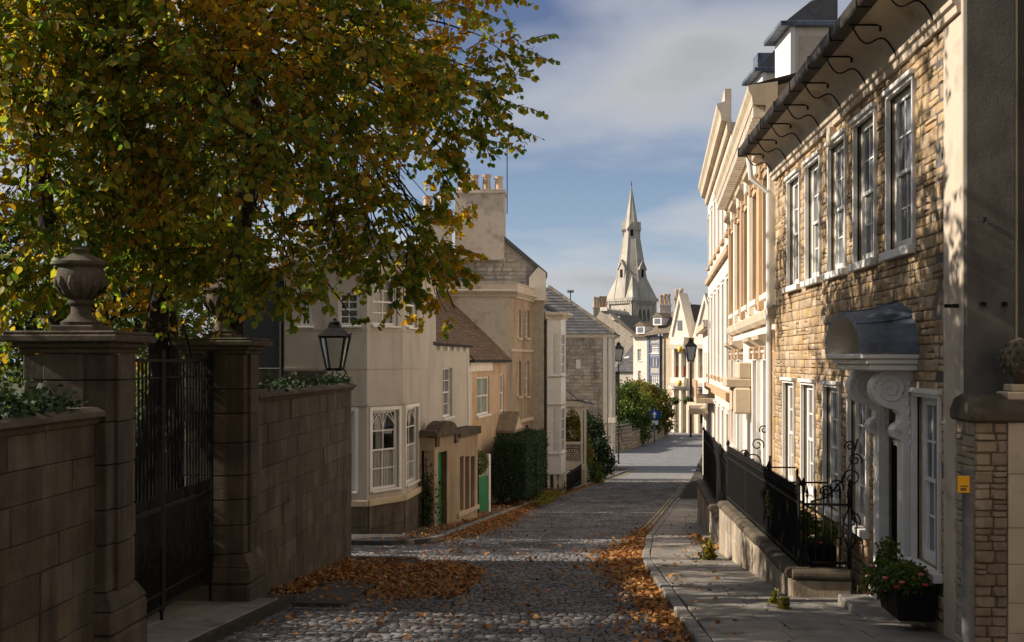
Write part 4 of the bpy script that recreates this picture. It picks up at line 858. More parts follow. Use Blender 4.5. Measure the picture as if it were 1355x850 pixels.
# ------------------------------------------------------------------ cream house with tall oriel
O0, O1 = pd(719, HV, 54.9), pd(747, HV, 60.5); FC = Fr(O0, O1); ch = thing('cream_house', 'cream painted house with a tall white oriel window on posts', 'house', (O0.x, O0.y, gz(56)))
DO = 54.0; ZO = lambda v: zat(v, DO); zc = ZO(420); wall(FC, ch, 0, FC.L, gz(60) - .3, zc, [], M['cream'])
FO1 = Fr(pd(724, HV, DO), pd(742.5, HV, DO)); FO2 = Fr(pd(742.5, HV, DO), pd(748.5, HV, DO + 1.6)); FO0 = Fr(pd(719, HV, DO + .9), pd(724, HV, DO))
for F in (FO0, FO1, FO2):
    tall = [(.12, F.L - .12, ZO(497), ZO(441)), (.12, F.L - .12, ZO(600), ZO(540))] if F is not FO0 else []
    wall(F, ch, 0, F.L, ZO(628), zc, tall, M['paint'], rev=.06, name='oriel_wall')
    for o in tall: sash(F, ch, *o, cols=2, rows=4, rec=.02, fw=.07, bar=.045, sill=.05)
MB().poly([F.p(0, ZO(628)) for F in (FO0, FO1, FO2)] + [FO2.p(FO2.L, ZO(628)), FO0.p(0, ZO(628)) + Vector((0, 1, 0))]).build('oriel_floor', M['white'], ch)
for F in (FO0, FO1, FO2): MB().sweep(F, [(-.2, zc - .1), (.02, zc - .1), (.1, zc), (.34, zc + .12), (.36, zc + .22), (-.2, zc + .26)], -.1, F.L + .1).build('eaves_cornice', M['cream'], ch); MB().fb(F, -.02, F.L + .02, ZO(499) - .02, ZO(499) + .06, 0, .05).fb(F, -.02, F.L + .02, ZO(537), ZO(537) + .06, 0, .05).build('band', M['white'], ch)
for u in (726, 734.5, 742): q = pd(u, HV, DO + .1); MB().box(q.x - .07, q.x + .07, q.y, q.y + .14, gz(54) + .05, ZO(628)).build('post', M['cream'], ch, bevel=.01)
MB().fb(FC, 0.3, 2.4, gz(56), ZO(632), -.02, .03).build('dark_doorway', M['dark'], ch)
rz = zc + .24; a, b = FC.p(-.6, rz, .6), FC.p(FC.L, rz, .3); roof_courses(ch, M['slate'], a, b, b + Vector((-4.2, 1.2, 2.3)), a + Vector((-4.2, 1.2, 2.3)), .22, .03, .3)
# ------------------------------------------------------------------ veranda with lead roof
DV = 57.6; FV = Fr(pd(743, HV, DV), pd(774, HV, DV)); vd = thing('veranda', 'cream timber veranda with curved lead roof and pierced balustrade', 'veranda', (FV.p(.6, 0).x, DV, gz(57))); VZ = lambda v: zat(v, DV)
for u in (743.5, 768.5, 772.8): a = FV.uat(u); MB().fb(FV, a, a + .12, gz(58) + .05, VZ(538), -.14, -.02).build('post', M['cream'], vd, bevel=.01)
MB().fb(FV, 0, FV.L + .15, VZ(538), VZ(531), -1.6, .05).build('beam', M['cream'], vd); 
mb = MB(); pr = [(0, VZ(521) + .45), (.35, VZ(521) + .12), (.8, VZ(528)), (FV.L + .45, VZ(534))]
for (a, p), (b, q) in zip(pr, pr[1:]): mb.poly([FV.p(a, p, .15), FV.p(b, q, .15), FV.p(b, q, -1.9), FV.p(a, p, -1.9)]); mb.poly([FV.p(a, p - .06, .15), FV.p(b, q - .06, .15), FV.p(b, q, .15), FV.p(a, p, .15)])
mb.build('lead_roof', M['lead'], vd); mb = MB(); arch_fill(mb, FV, .12, FV.uat(768.5), VZ(562), VZ(541), -.1, -.04); mb.build('arch', M['cream'], vd)
ub = FV.uat(768.5); MB().fb(FV, .1, ub, VZ(588), VZ(585), -.1, -.02).build('balustrade_rail', M['cream'], vd); MB().fb(FV, .1, ub, VZ(618), VZ(611), -.1, -.02).build('balustrade_rail', M['cream'], vd)
for i in range(6):
    for j in range(4):
        c = FV.p(.12 + (ub - .14) * (i + .5) / 6, VZ(611) + (VZ(588) - VZ(611)) * (j + .5) / 4, -.06); s = .075
        MB().tube([c + Vector((s * math.cos(w), 0, s * math.sin(w))) for w in np.linspace(0, 2 * math.pi, 9)], .017, 4).build('pierced_ring', M['cream'], vd)
MB().fb(FV, 0, FV.L + .1, VZ(622), VZ(618), -1.6, .02).build('floor', M['cream'], vd); wall(Fr(FV.p(FV.L, 0), FV.p(FV.L, 0, -1.6)), vd, 0, 1.6, gz(58), VZ(622), [], M['smooth'])
br = thing('black_railing', 'short black railing panel in front of the veranda', 'railing', pg(756, 651)); FR_ = Fr(pg(750, 653), pg(769, 644)); zb = gz(55.5) + .2
MB().fb(FR_, 0, FR_.L, zb + .75, zb + .8, -.02, .02).fb(FR_, 0, FR_.L, zb + .02, zb + .06, -.02, .02).build('rail', M['iron'], br)
for k in range(26): u = FR_.L * k / 25; MB().fb(FR_, u - .014, u + .014, zb - .15, zb + .85, -.012, .012).build('bar', M['iron'], br)
wf = thing('white_fence', 'low white picket fence under the oriel window', 'fence', pd(740, 650, 54.6)); Fw = Fr(pd(733, HV, 54.4), pd(748, HV, 55.2))
MB().fb(Fw, 0, Fw.L, zb + .55, zb + .62, -.02, .02).fb(Fw, 0, Fw.L, zb + .15, zb + .22, -.02, .02).build('rail', M['cream'], wf)
for k in range(6): u = Fw.L * k / 5; MB().fb(Fw, u - .025, u + .025, zb - .1, zb + .72, .02, .04).build('picket', M['cream'], wf)
# ------------------------------------------------------------------ grey stone house with hipped slate roof
SN = Vector((1.88, 67.6)); DS = depth((SN.x, SN.y)); FG1 = Fr(pd(740, HV, DS), SN); FG2 = Fr(SN, pd(813.5, HV, DS + 5)); sh = thing('grey_stone_house', 'grey rubble stone house with hipped slate roof at the street corner', 'house', (SN.x, SN.y, gz(67)))
SZ = lambda v: zat(v, DS); ze = SZ(447); zb = gz(70) - .4
wall(FG1, sh, 0, FG1.L, zb, ze, [], M['greymortar']); op = (FG1.uat(762), FG1.uat(768), SZ(488), SZ(476))
stones(FG1, sh, rubble_list(.2, FG1.uat(797), SZ(628), ze, [op], (.15, .27), (.3, .75), .02, (.03, .06), seed=21), M['greystone'], 'stone', 300)
MB().fb(FG1, op[0], op[1], op[2], op[3], 0, .06).build('plaque', M['paint'], sh, bevel=.01)
MB().fb(FG1, FG1.uat(797.5), FG1.uat(803), SZ(630), ze, 0, .05).build('dressed_strip', M['palestone'], sh, bevel=.01); wall(FG2, sh, 0, FG2.L, zb, ze, [(1.6, 2.4, SZ(560), SZ(520))], M['palestone'])
q = FG2; MB().fb(q, 0, .5, zb, ze - .1, 0, .1).fb(q, 3.6, 4.2, zb, ze - .1, 0, .1).build('pilaster', M['palestone'], sh, bevel=.01); MB().fb(q, -.1, 1.2, SZ(560), SZ(553), 0, .4).fb(q, -.05, 1.0, zb, SZ(560), 0, .22).build('doorcase', M['palestone'], sh, bevel=.01)
for F in (FG1, FG2): MB().sweep(F, [(-.2, ze), (.05, ze), (.12, ze + .08), (.3, ze + .13), (.3, ze + .2), (-.2, ze + .2)], -.1, F.L + .3).build('eaves_cornice', M['palestone'], sh)
zr = SZ(377); e0, e1, e2 = FG1.p(-3, ze + .2, .35), FG1.p(FG1.L + .35, ze + .2, .35), FG2.p(FG2.L, ze + .2, .35); R = pd(726, HV, DS + 2.6); R = Vector((R.x, R.y, zr)); R0 = Vector((R.x - 4, R.y - .2, zr))
roof_courses(sh, M['slate'], e0, e1, R, R0, .3, .04, .4); roof_courses(sh, M['slate'], e1, e2, R + Vector((.4, 3.5, 0)), R, .3, .04, .4)
mb = MB(); n = 26
for k in range(n):
    a = e1.lerp(R, k / n); b = e1.lerp(R, (k + .92) / n); mb.tube([a + Vector((0, 0, .07)), b + Vector((0, 0, .1))], .09, 6)
mb.build('hip_tiles', M['stonetile'], sh)
lantern_lamp('street_lamp', 'black street lamp with pale lantern beside the grey stone house', pd(818.5, 600, 74).xy.to_tuple() + (gz(74),), zat(478, 74), 1.25, .62, .36, .05, M['lamp_glass'])
# ================================================================== RIGHT: golden rubble house with lead hood
XH = 3.8; YF, YN = 21.88, 11.9; FH = Fr((XH, YF), (XH, YN)); U1 = lambda y: YF - y
h1 = thing('rubble_house', 'golden rubble stone house with white sash windows and bracketed eaves', 'house', (XH, 16.5, gz(16.5))); zb = gz(YF) - .3; zt = 12.44
up = [(U1(y), U1(y - 1.03), 10.3, 12.16) for y in (13.98, 15.61, 17.19, 18.85, 20.46)]
gr = [(U1(y), U1(y - w), 6.79, 8.6) for y, w in ((12.9, .86), (15.95, .98), (17.5, .98), (19.22, .98), (20.9, .98))]
door = (U1(14.06), U1(13.24), gz(13.6) + .1, 8.45)
wall(FH, h1, 0, FH.L, zb, zt, up + gr + [door], M['rubblemortar'], rev=.16)
lst = rubble_list(0, FH.L, zb, zt, [(o[0] - .05, o[1] + .05, o[2] - .1, o[3] + .06) for o in up + gr] + [(U1(14.32), U1(12.98), zb, 8.88)], (.085, .18), (.12, .40), .011, (.018, .042), zfun=lambda u: gz(YF - u) - .05, seed=31, split=.22)
stones(FH, h1, lst, M['rubble'], 'stone', 300)
for o in up: sash(FH, h1, *o, cols=3, rows=4, rec=.05, fw=.09, bar=.024, panes=True, sill=.1, surround=.045, proud=.055, sillmat=M['paint'])
for i, o in enumerate(gr): sash(FH, h1, *o, cols=3, rows=4, rec=.05, fw=.09, bar=.024, panes=True, sill=.1, surround=.045, proud=.055)
# coved eaves, gutter and scroll brackets
cov = [(.0, zt - .02), (.075, zt - .02), (.085, zt + .05), (.12, zt + .07), (.13, zt + .12)] + [(.13 + .38 * (1 - math.cos(a)), zt + .12 + .36 * math.sin(a)) for a in np.linspace(.1, 1.45, 9)] + [(.56, zt + .50), (.56, zt + .56), (.0, zt + .56)]
MB().sweep(FH, cov, -.02, FH.L + .55).build('coved_eaves', M['plaster'], h1, smooth='auto')
for k in range(8):
    a = (FH.L + .5) * k / 8; MB().sweep(FH, [(.54, zt + .46), (.70, zt + .46), (.715, zt + .49), (.715, zt + .60), (.69, zt + .60), (.69, zt + .5), (.56, zt + .5)], a + .004, a + (FH.L + .5) / 8 - .004).build('gutter_length', M['gutter'], h1); MB().fb(FH, a - .02, a + .02, zt + .45, zt + .615, .55, .725).build('gutter_clip', M['iron'], h1)
for k in range(8):
    u = .35 + k * 1.37; m2 = MB()
    m2.tube([FH.p(u, zt + .44, .66), FH.p(u, zt + .43, .30)], .013, 5); m2.tube([FH.p(u, zt + .47, .30), FH.p(u, zt + .36, .30)], .016, 5)
    pts = [FH.p(u, zt + .42 - .34 * t - .10 * math.sin(t * 2 * math.pi), .62 - .50 * t) for t in np.linspace(0, 1, 12)]; e = pts[-1]
    sp = [e + Vector((.045 - .045 * math.cos(a) * (1 - a / 14) , 0, .045 * math.sin(a) * (1 - a / 14))) for a in np.linspace(0, 9, 16)]
    m2.tube(pts + sp, .011, 5); m2.build('scroll_bracket', M['iron'], h1)
ra, rb_ = FH.p(-.0, zt + .6, .55), FH.p(FH.L + .5, zt + .6, .55); roof_courses(h1, M['stonetile'], ra, rb_, rb_ + Vector((4.5, 0, 4.2)), ra + Vector((4.5, 0, 4.2)), .25, .03, .35)
# near corner strip and cement gable with iron ties
MB().box(XH - .035, XH + .5, 11.32, 11.895, gz(11) - .3, zt + .3).build('corner_pilaster', M['plaster'], h1, bevel=.012)
gx = py(1343, 300, 11.3).x
MB().box(XH - .02, gx, 11.27, 12.2, gz(11) - .3, 18).build('gable_breast', M['greyrender'], h1, bevel=.015); MB().box(gx - .1, 12, 11.75, 12.3, gz(11) - .3, 18).build('gable_wall', M['greyrender'], h1)
for u, v in ((1300, 291), (1300, 403), (1328, 403)): p = py(u, v, 11.27); MB().lathe((0, 0, 0), [(.028, 0), (.028, .04), (.0, .045)], 8).build('tie_bolt', M['iron'], h1).location = p - ORG[h1.name] + Vector((0, -.03, -.02))
for u in (1258, 1268): p = px(u, 405, XH - .04); MB().tube([p, p + Vector((-.06, 0, 0))], .022, 6).build('tie_bolt', M['iron'], h1)
MB().fb(FH, U1(16.9), U1(16.75), zt - .32, zt - .02, .02, .14).build('pipe_head', M['plaster'], h1, bevel=.02)
# doorcase: pilasters, scrolled consoles, entablature, lead barrel hood
dc = thing('doorcase', None, None, (XH - .3, 13.65, gz(13.6) + .1), None, h1); zd = gz(13.6) + .08
for y0, y1 in ((13.02, 13.24), (14.06, 14.28)):
    MB().box(XH - .13, XH + .02, y0, y1, zd + .28, 8.87).build('pilaster', M['paint'], dc, bevel=.01); MB().box(XH - .18, XH + .02, y0 - .04, y1 + .04, zd - .15, zd + .28).build('plinth', M['paint'], dc, bevel=.015)
    MB().box(XH - .142, XH - .13, y0 + .05, y1 - .05, zd + .4, 7.5).build('panel_moulding', M['paint'], dc, bevel=.004)
for yc in (13.12, 14.18):
    FBk = Fr((XH - .66, yc - .11), (XH, yc - .11)); n2u = lambda n: .66 - n
    out = [(0, 7.95), (.06, 7.97), (.09, 8.05), (.15, 8.09), (.22, 8.13), (.24, 8.21), (.205, 8.27), (.155, 8.30), (.145, 8.38), (.2, 8.44), (.30, 8.465)] + [(.27 + .205 * math.cos(a), 8.675 + .205 * math.sin(a)) for a in np.linspace(-1.1, 1.2, 9)] + [(.40, 8.88), (0, 8.88)]
    br_ = MB().prism(FBk, [(n2u(n), z) for n, z in out][::-1], -.22, 0).build('console', M['paint'], dc, bevel=.008)
    m2 = MB(); m2.tube([FBk.p(n2u(.265 + .18 * math.cos(a) * (1 - a / 17)), 8.675 + .18 * math.sin(a) * (1 - a / 17), .006) for a in np.linspace(0, 15, 60)], .011, 5)
    m2.build('volute', M['paint'], br_, smooth=True)
    m2 = MB(); m2.tube([FBk.p(n2u(.185 + .042 * math.cos(a) * (1 - a / 13)), 8.195 + .042 * math.sin(a) * (1 - a / 13), .006) for a in np.linspace(0, 10, 30)], .009, 5); m2.build('volute', M['paint'], br_, smooth=True)
    for k in range(7):
        t = k / 6; a = FBk.p(n2u(.055 + .015 * math.sin(t * 5)), 8.75 - t * .68, .004); MB().lathe((a.x, a.y, a.z), [(0, -.04), (.024, -.015), (.018, .012), (0, .035)], 7).build('acanthus_leaf', M['paint'], br_, smooth=True)
ze = 8.885; FD = Fr((XH, 14.5), (XH, 12.84))
for k, (n, q0, q1, e) in enumerate(((.54, 0, .07, 0), (.58, .071, .13, .03), (.64, .131, .19, .06))): MB().fb(FD, -e, FD.L + e, ze + q0, ze + q1, 0, n).build('entablature', M['paint'], dc, bevel=.012)
hb = ze + .195; sp = FD.L; rise = .46; mbo, mbi = MB(), MB(); K = 18; J = 8
def hood(i, j, off): 
    a = math.pi * i / K; n = .66 * (1 - j / J); sw = .13 * (j / J) ** 2
    return FD.p(sp / 2 - (sp / 2 + .04 + off) * math.cos(a), hb + (rise + off + sw) * math.sin(a) ** .85, n)
for i in range(K):
    for j in range(J): mbo.poly([hood(i, j, .03), hood(i + 1, j, .03), hood(i + 1, j + 1, .03), hood(i, j + 1, .03)]); mbi.poly([hood(i, j, -.03), hood(i, j + 1, -.03), hood(i + 1, j + 1, -.03), hood(i + 1, j, -.03)])
    mbo.poly([hood(i, 0, -.03), hood(i + 1, 0, -.03), hood(i + 1, 0, .03), hood(i, 0, .03)])
mbo.build('lead_hood', M['lead'], dc, smooth='auto'); mbi.build('hood_soffit', M['cream'], dc, smooth=True)
for i in (4, 9, 14): MB().tube([hood(i, j, .035) for j in range(J + 1)], .016, 6).build('lead_roll', M['lead'], dc, smooth=True)
c = FD.p(sp * .72, hb + .46, .05); MB().prism(Fr((c.x - .1, c.y), (c.x - .1, c.y - .4)), [(0, 0), (.22, -.1), (.34, .05), (.3, .26), (.16, .3), (.02, .16)], -.06, .03).build('lead_flashing', M['lead'], dc, bevel=.01)
MB().fb(FH, door[0], door[1], door[2], 8.0, -1.0, -.95).build('door_leaf', M['dark'], dc); MB().fb(FH, door[0] - .01, door[0] + .012, door[2], 8.0, -.95, -.03).fb(FH, door[1] - .012, door[1] + .01, door[2], 8.0, -.95, -.03).build('dark_jamb', M['dark'], dc); MB().fb(FH, door[0], door[1], 8.02, 8.45, -.14, -.12).build('fanlight', M['glass'], dc); MB().fb(FH, door[0], door[1], 7.97, 8.03, -.16, -.05).build('transom', M['paint'], dc)  # near-black leaf and jambs paint in the shade inside the open door
MB().box(XH - .55, XH - .02, 12.95, 14.35, gz(13.6) - .1, gz(13.6) + .17).build('doorstep', M['slab'], dc, bevel=.02)
# area wall and railings in front
def low_wall(F, label, ztop, th, name='area_wall', seed=1):
    t = thing(name, label, 'wall', F.p(F.L / 2, ztop - .5)); zb = gz(F.p(0, 0).y) - .3 if F.p(0, 0).y > F.p(F.L, 0).y else gz(F.p(F.L, 0).y) - .3
    MB().fb(F, 0, F.L, zb, ztop - .13, -th, -.03).build('wall_core', M['rubblemortar'], t); r = random.Random(seed)
    stones(F, t, rubble_list(0, F.L, zb, ztop - .135, [], (.27, .36), (.5, .9), .01, (.05, .06), zfun=lambda u: gz(F.p(u, 0).y) - .1, seed=seed), M['block'], 'stone_block', rough=False, n0=-.035)
    u = 0
    while u < F.L - .01:
        w = min(r.uniform(.5, .85), F.L - u); w = F.L - u if F.L - u - w < .3 else w; j = r.uniform(-.012, .012)
        MB().sweep(F, [(-th - .02, ztop - .13), (-th - .02, ztop - .02), (-th + .04, ztop), (.0, ztop), (.05, ztop - .035), (.06, ztop - .09), (.04, ztop - .13)], u + .006, u + w - .006).build('coping_stone', M['coping'], t, bevel=.012).location.z += j; u += w
    return t
XR = 2.8; FA = Fr((XR, 22.35), (XR, 15.1)); FA2 = Fr((XR + .02, 15.08), (3.58, 15.02)); zc = 6.27
low_wall(FA, 'long low stone wall carrying black railings along the right pavement', zc, .3, seed=4); low_wall(FA2, 'short end of the low stone wall beside the white doorcase', zc - .02, .28, seed=6)
_me = bpy.data.meshes.new('railing_bar'); _m = MB().tube([(0, 0, 0), (0, 0, .93)], .0105, 6).lathe((0, 0, .93), [(.0105, 0), (.022, .03), (.012, .05), (.02, .07), (.0, .17)], 6); _me.from_pydata(_m.v, [], _m.f); _me.materials.append(M['iron'])
def railing(F, label, zb, group, step=.105, h=.93):
    t = thing('area_railing', label, 'railing', F.p(F.L / 2, zb), group)
    for z in (zb + .06, zb + h - .1): MB().fb(F, 0, F.L, z, z + .03, -.02, .02).build('rail', M['iron'], t)
    u = .05
    while u < F.L: inst('railing_bar', _me, t, F.p(u, zb, 0), F.ang, (1, 1, h / .93)); u += step
    u = .0
    while u < F.L + .2: MB().tube([F.p(min(u, F.L), zb, 0), F.p(min(u, F.L), zb + h + .14, 0)], .019, 6).lathe(F.p(min(u, F.L), zb + h + .14), [(.019, 0), (.04, .03), (.035, .06), (.0, .13)], 8).build('standard', M['iron'], t, smooth='auto'); u += F.L / max(1, round(F.L / 2.4))
    return t
FAr = Fr((XR + .14, 22.25), (XR + .14, 15.2)); FAr2 = Fr((XR + .2, 15.22), (3.6, 15.16)); gp = 'black spiked railings of the right hand houses'
r1 = railing(FAr, 'long black spiked railing on the low stone wall along the right pavement', zc - .0, gp); r2 = railing(FAr2, 'short black railing with scrolls beside the white doorcase', zc - .02, gp)
m2 = MB()
for s0, c0, k in ((.10, (.42, 1.06), 1), (.12, (.62, 1.18), -1), (.09, (.66, 1.42), 1), (.07, (.6, 1.6), -1), (.13, (.6, .62), 1), (.12, (.6, .36), -1), (.08, (.3, 1.0), -1)):
    m2.tube([FAr2.p(c0[0] + k * s0 * math.cos(a) * (1 - a / 11), zc + c0[1] + s0 * math.sin(a) * (1 - a / 11)) for a in np.linspace(-.5, 8, 22)], .011, 5)
m2.tube([FAr2.p(.1, zc + .86), FAr2.p(.3, zc + .92), FAr2.p(.5, zc + 1.15), FAr2.p(.62, zc + 1.4), FAr2.p(.7, zc + 1.7)], .012, 5)
for sg in (-1, 1): m2.tube([FAr2.p(.6 + sg * .09 * math.sin(a), zc + .2 + .62 * a / math.pi) for a in np.linspace(0, math.pi, 12)], .012, 5)
m2.build('scrollwork', M['iron'], r2)
for y in (17.2, 19.6): MB().tube([(XR + .14, y, zc + .9), (3.75, y, zc + .9)], .014, 5).build('stay', M['iron'], r1); MB().tube([(XR + .5, y, zc - .3), (XR + .5, y, zc + 1.1)], .02, 6).build('stay_post', M['iron'], r1)
# neighbour's curved area wall and railing further down
F2a = Fr((3.45, 32.5), (2.98, 23.6)); low_wall(F2a, 'dark low stone wall under the second railing further down the right pavement', 5.62, .3, seed=9)
F2r = Fr((3.6, 32.4), (3.12, 23.7)); railing(F2r, 'second black railing further down the right pavement', 5.62, gp, .115, 1.25)
r3 = thing('iron_scroll_screen', 'curly black ironwork screen above the second railing by the white house fronts', 'railing', (3.3, 23.2, 6.6)); FQ = Fr((3.02, 23.1), (3.9, 23.1)); m2 = MB()
for cu, cz, s0, k in ((.2, 6.75, .16, 1), (.55, 6.95, .18, -1), (.62, 7.3, .13, 1), (.35, 7.1, .1, 1), (.75, 7.6, .09, -1)): m2.tube([FQ.p(cu + k * s0 * math.cos(a) * (1 - a / 11), cz + s0 * math.sin(a) * (1 - a / 11)) for a in np.linspace(-.5, 8, 22)], .014, 5)
m2.build('scrollwork', M['iron'], r3)
for k in range(8): MB().tube([FQ.p(.05 + k * .11, 5.3), FQ.p(.05 + k * .11, 6.6 + .1 * math.sin(k))], .011, 5).build('railing_bar', M['iron'], r3)
MB().fb(FQ, 0, .88, 6.5, 6.53, -.02, .02).build('rail', M['iron'], r3)
# ------------------------------------------------------------------ classical house next door
YA, YB = 21.92, 35.0; FH2 = Fr((HF(YB), YB), (HF(YA), YA)); h2 = thing('classical_house', 'pale classical house with modillion cornice and tall architraved windows', 'house', (HF(28), 28, gz(28))); L2 = FH2.L; zb = gz(YB) - .3; zt = 13.25
nb = 5; oc = [L2 * (i + .5) / nb for i in range(nb)]; ou = [(c - .5, c + .5, 10.35, 12.75) for c in oc]; og = [(c - .5, c + .5, 6.5, 9.0) for i, c in enumerate(oc) if i != 2]; od = (oc[2] - .55, oc[2] + .55, gz(28), 7.9)
wall(FH2, h2, 0, L2, zb, zt + .3, ou + og + [od], M['palestone'], rev=.16)
for o in ou + og:
    sash(FH2, h2, *o, cols=3, rows=4, rec=.09, fw=.07, bar=.03, sill=.12, surround=.16, proud=.08, sillmat=M['palestone'], mat=M['orange'] if o in ou else M['paint'])
    c = (o[0] + o[1]) / 2
    MB().sweep(FH2, [(0, o[3] + .3), (.1, o[3] + .3), (.28, o[3] + .42), (.3, o[3] + .5), (0, o[3] + .55)], o[0] - .3, o[1] + .3).build('window_hood', M['smooth'], h2); 
    for s in (-1, 1): MB().fb(FH2, c + s * .62 - .06, c + s * .62 + .06, o[3] + .02, o[3] + .29, 0, .16).build('hood_bracket', M['orange'], h2, bevel=.02)
MB().sweep(FH2, [(0, 9.75), (.08, 9.75), (.14, 9.83), (.16, 9.98), (.06, 10.05), (0, 10.05)], 0, L2).build('string_course', M['smooth'], h2)
for i in range(nb + 1): c = L2 * i / nb; c = min(max(c, .28), L2 - .28); MB().fb(FH2, c - .2, c + .2, 10.06, zt, 0, .12).build('pilaster', M['orange'] if i % 2 == 0 else M['palestone'], h2, bevel=.01); MB().fb(FH2, c - .26, c + .26, zt - .3, zt - .02, .121, .2).build('capital', M['palestone'], h2, bevel=.02)
MB().sweep(FH2, [(0, zt), (.13, zt), (.15, zt + .3), (.22, zt + .34), (.22, zt + .56), (.46, zt + .58), (.48, zt + .74), (.54, zt + .84), (.55, zt + .94), (0, zt + 1.0)], -.1, L2 + .35).build('cornice', M['smooth'], h2)
_mm = bpy.data.meshes.new('modillion'); _m = MB().box(-.08, .08, -.22, 0, 0, .2); _mm.from_pydata(_m.v, [], _m.f); _mm.materials.append(M['palestone'])
k = .12
while k < L2 + .3: inst('modillion', _mm, h2, FH2.p(k, zt + .35, .23), FH2.ang); k += .33
quoins(FH2, h2, 0.0, .5, .32, 4.6, 13.2, .42, .06, M['orange']); quoins(FH2, h2, L2, .5, .32, 5.4, 9.6, .42, .06, M['orange'], flip=True)
MB().fb(FH2, oc[2] - .8, oc[2] + .8, 8.35, 8.55, 0, .6).build('door_canopy', M['smooth'], h2, bevel=.02); MB().fb(FH2, oc[2] - .85, oc[2] - .6, 7.7, 8.34, 0, .42).build('canopy_bracket', M['smooth'], h2, bevel=.05); MB().fb(FH2, oc[2] + .6, oc[2] + .85, 7.7, 8.34, 0, .42).build('canopy_bracket', M['smooth'], h2, bevel=.05)
MB().fb(FH2, oc[2] - .75, oc[2] + .75, 8.55, 8.95, 0, .3).build('balcony_front', M['smooth'], h2, bevel=.03); MB().fb(FH2, od[0], od[1], od[2], od[3], -.2, -.16).build('door', M['dark'], h2)
MB().tube([FH2.p(L2 - .12, 12.9, .5), FH2.p(L2 - .12, 12.5, .45), FH2.p(L2 - .1, 12.2, .12), FH2.p(L2 - .1, gz(22), .12)], .055, 8).build('drainpipe', M['paint'], h2, smooth='auto')
MB().poly([FH2.p(-.1, zt + .98, .45), FH2.p(L2 + .3, zt + .98, .45), FH2.p(L2 + .3, zt + 2.0, -4), FH2.p(-.1, zt + 2.0, -4)]).build('roof', M['slate'], h2)
MB().poly([FH2.p(L2, zt), FH2.p(L2, zt + 1), FH2.p(L2, zt + 2.0, -4), FH2.p(L2, zt, -4)]).build('gable', M['smooth'], h2)
def dormer(label, d, ua, ub, va, vb):
    a, b = pd(ua, vb, d), pd(ub, vb, d); z0, z1 = a.z - .5, zat(va, d); F = Fr(a, b); t = thing('dormer', None, None, (a.x, a.y, z0), None, h2)
    MB().fb(F, 0, F.L, z0, z1, -1.3, 0).build('cheek', M['cream'], t, bevel=.01); MB().fb(F, -.12, -.002, z0, z1, -1.35, .05).build('dormer_front', M['paint'], t, bevel=.01)
    MB().fb(F, -.35, F.L + .3, z1, z1 + .1, -1.5, .15).build('dormer_roof', M['lead'], t, bevel=.01); MB().prism(F, [(-.25, z1 + .1), (F.L + .2, z1 + .1), (F.L + .2, z1 + .75), (F.L * .5, z1 + .6)], -1.3, -.1).build('slate_top', M['slate'], t); MB().fb(F, .1, F.L, z0 + .1, z1 - .2, 0.0, .02).build('panel', M['plaster'], t)
dormer('a', 24.5, 1052, 1098, 36, 96); dormer('b', 30, 1014, 1036, 96, 116); MB().fb(Fr(pd(1003, HV, 31), pd(1022, HV, 31)), 0, .4, zat(105, 31), zat(70, 31), -.6, 0).build('lead_cheek', M['lead'], h2)
# ------------------------------------------------------------------ tall white house beyond
Y3, Y4 = 35.05, 51.5; FH3 = Fr((HF(Y4) - .02, Y4), (HF(Y3) - .02, Y3)); h3 = thing('tall_white_house', 'tall pale house with deep eaves cornice and ranks of narrow windows', 'house', (HF(43), 43, gz(43))); L3 = FH3.L; zb = gz(Y4) - .3; zt = 16.3; nb = 6
oc = [L3 * (i + .5) / nb for i in range(nb)]; o3 = [(c - .5, c + .5, z0, z1) for c in oc for z0, z1 in ((5.0, 7.3), (8.4, 11.6), (13.1, 15.2))]
wall(FH3, h3, 0, L3, zb, zt, o3, M['palestone'], rev=.18)
for o in o3: sash(FH3, h3, *o, cols=2, rows=4, rec=.1, fw=.07, bar=.04, sill=.14, sillmat=M['orange'], surround=.1, proud=.04)
for z, h, n in ((12.35, .2, .14), (7.75, .25, .16)): MB().fb(FH3, 0, L3, z, z + h, 0, n).build('string_course', M['orange'], h3)
MB().sweep(FH3, [(0, zt - .3), (.12, zt - .3), (.14, zt), (.3, zt + .05), (.34, zt + .3), (.42, zt + .42), (.44, zt + .55), (.2, zt + .62), (.2, zt + 1.0), (0, zt + 1.0)], -.1, L3 + .1).build('cornice', M['smooth'], h3)
quoins(FH3, h3, L3, .5, .3, 4.5, 15.9, .4, .05, M['orange'], flip=True)
MB().fb(FH3, .5, 6.5, 7.3, 7.5, 0, .75).build('balcony', M['smooth'], h3, bevel=.02); MB().fb(FH3, .5, 6.5, 7.5, 8.2, .68, .74).build('balcony_front', M['orange'], h3)
MB().fb(FH3, -.02, 0.0, zb, zt, -6, 0).build('end_wall', M['palestone'], h3)
for a, b, va, vb in ((946, 957, 162, 185), (957, 967, 158, 182)):
    F = Fr(pd(a, HV, 44), pd(b, HV, 44)); chimney('chimney_stack', None, F.p(F.L / 2, 0).xy, F.L, .8, zt + .5, zat(va, 44) - .2, 0, M['smooth'], parent=h3)
h4 = thing('end_house', 'pale house at the far end of the right hand row with hanging baskets', 'house', (8, 58, gz(58))); F4h = Fr((HF(66) + .3, 66), (HF(51.6) + .25, 51.6)); wall(F4h, h4, 0, F4h.L, gz(66) - .3, 10.5, [(2 + 3 * k, 3.1 + 3 * k, z, z + 2.2) for k in range(4) for z in (3.6, 7.2)], M['palestone']); 
for k in range(4):
    for z in (3.6, 7.2): sash(F4h, h4, 2 + 3 * k, 3.1 + 3 * k, z, z + 2.2, cols=2, rows=4, bar=.04)
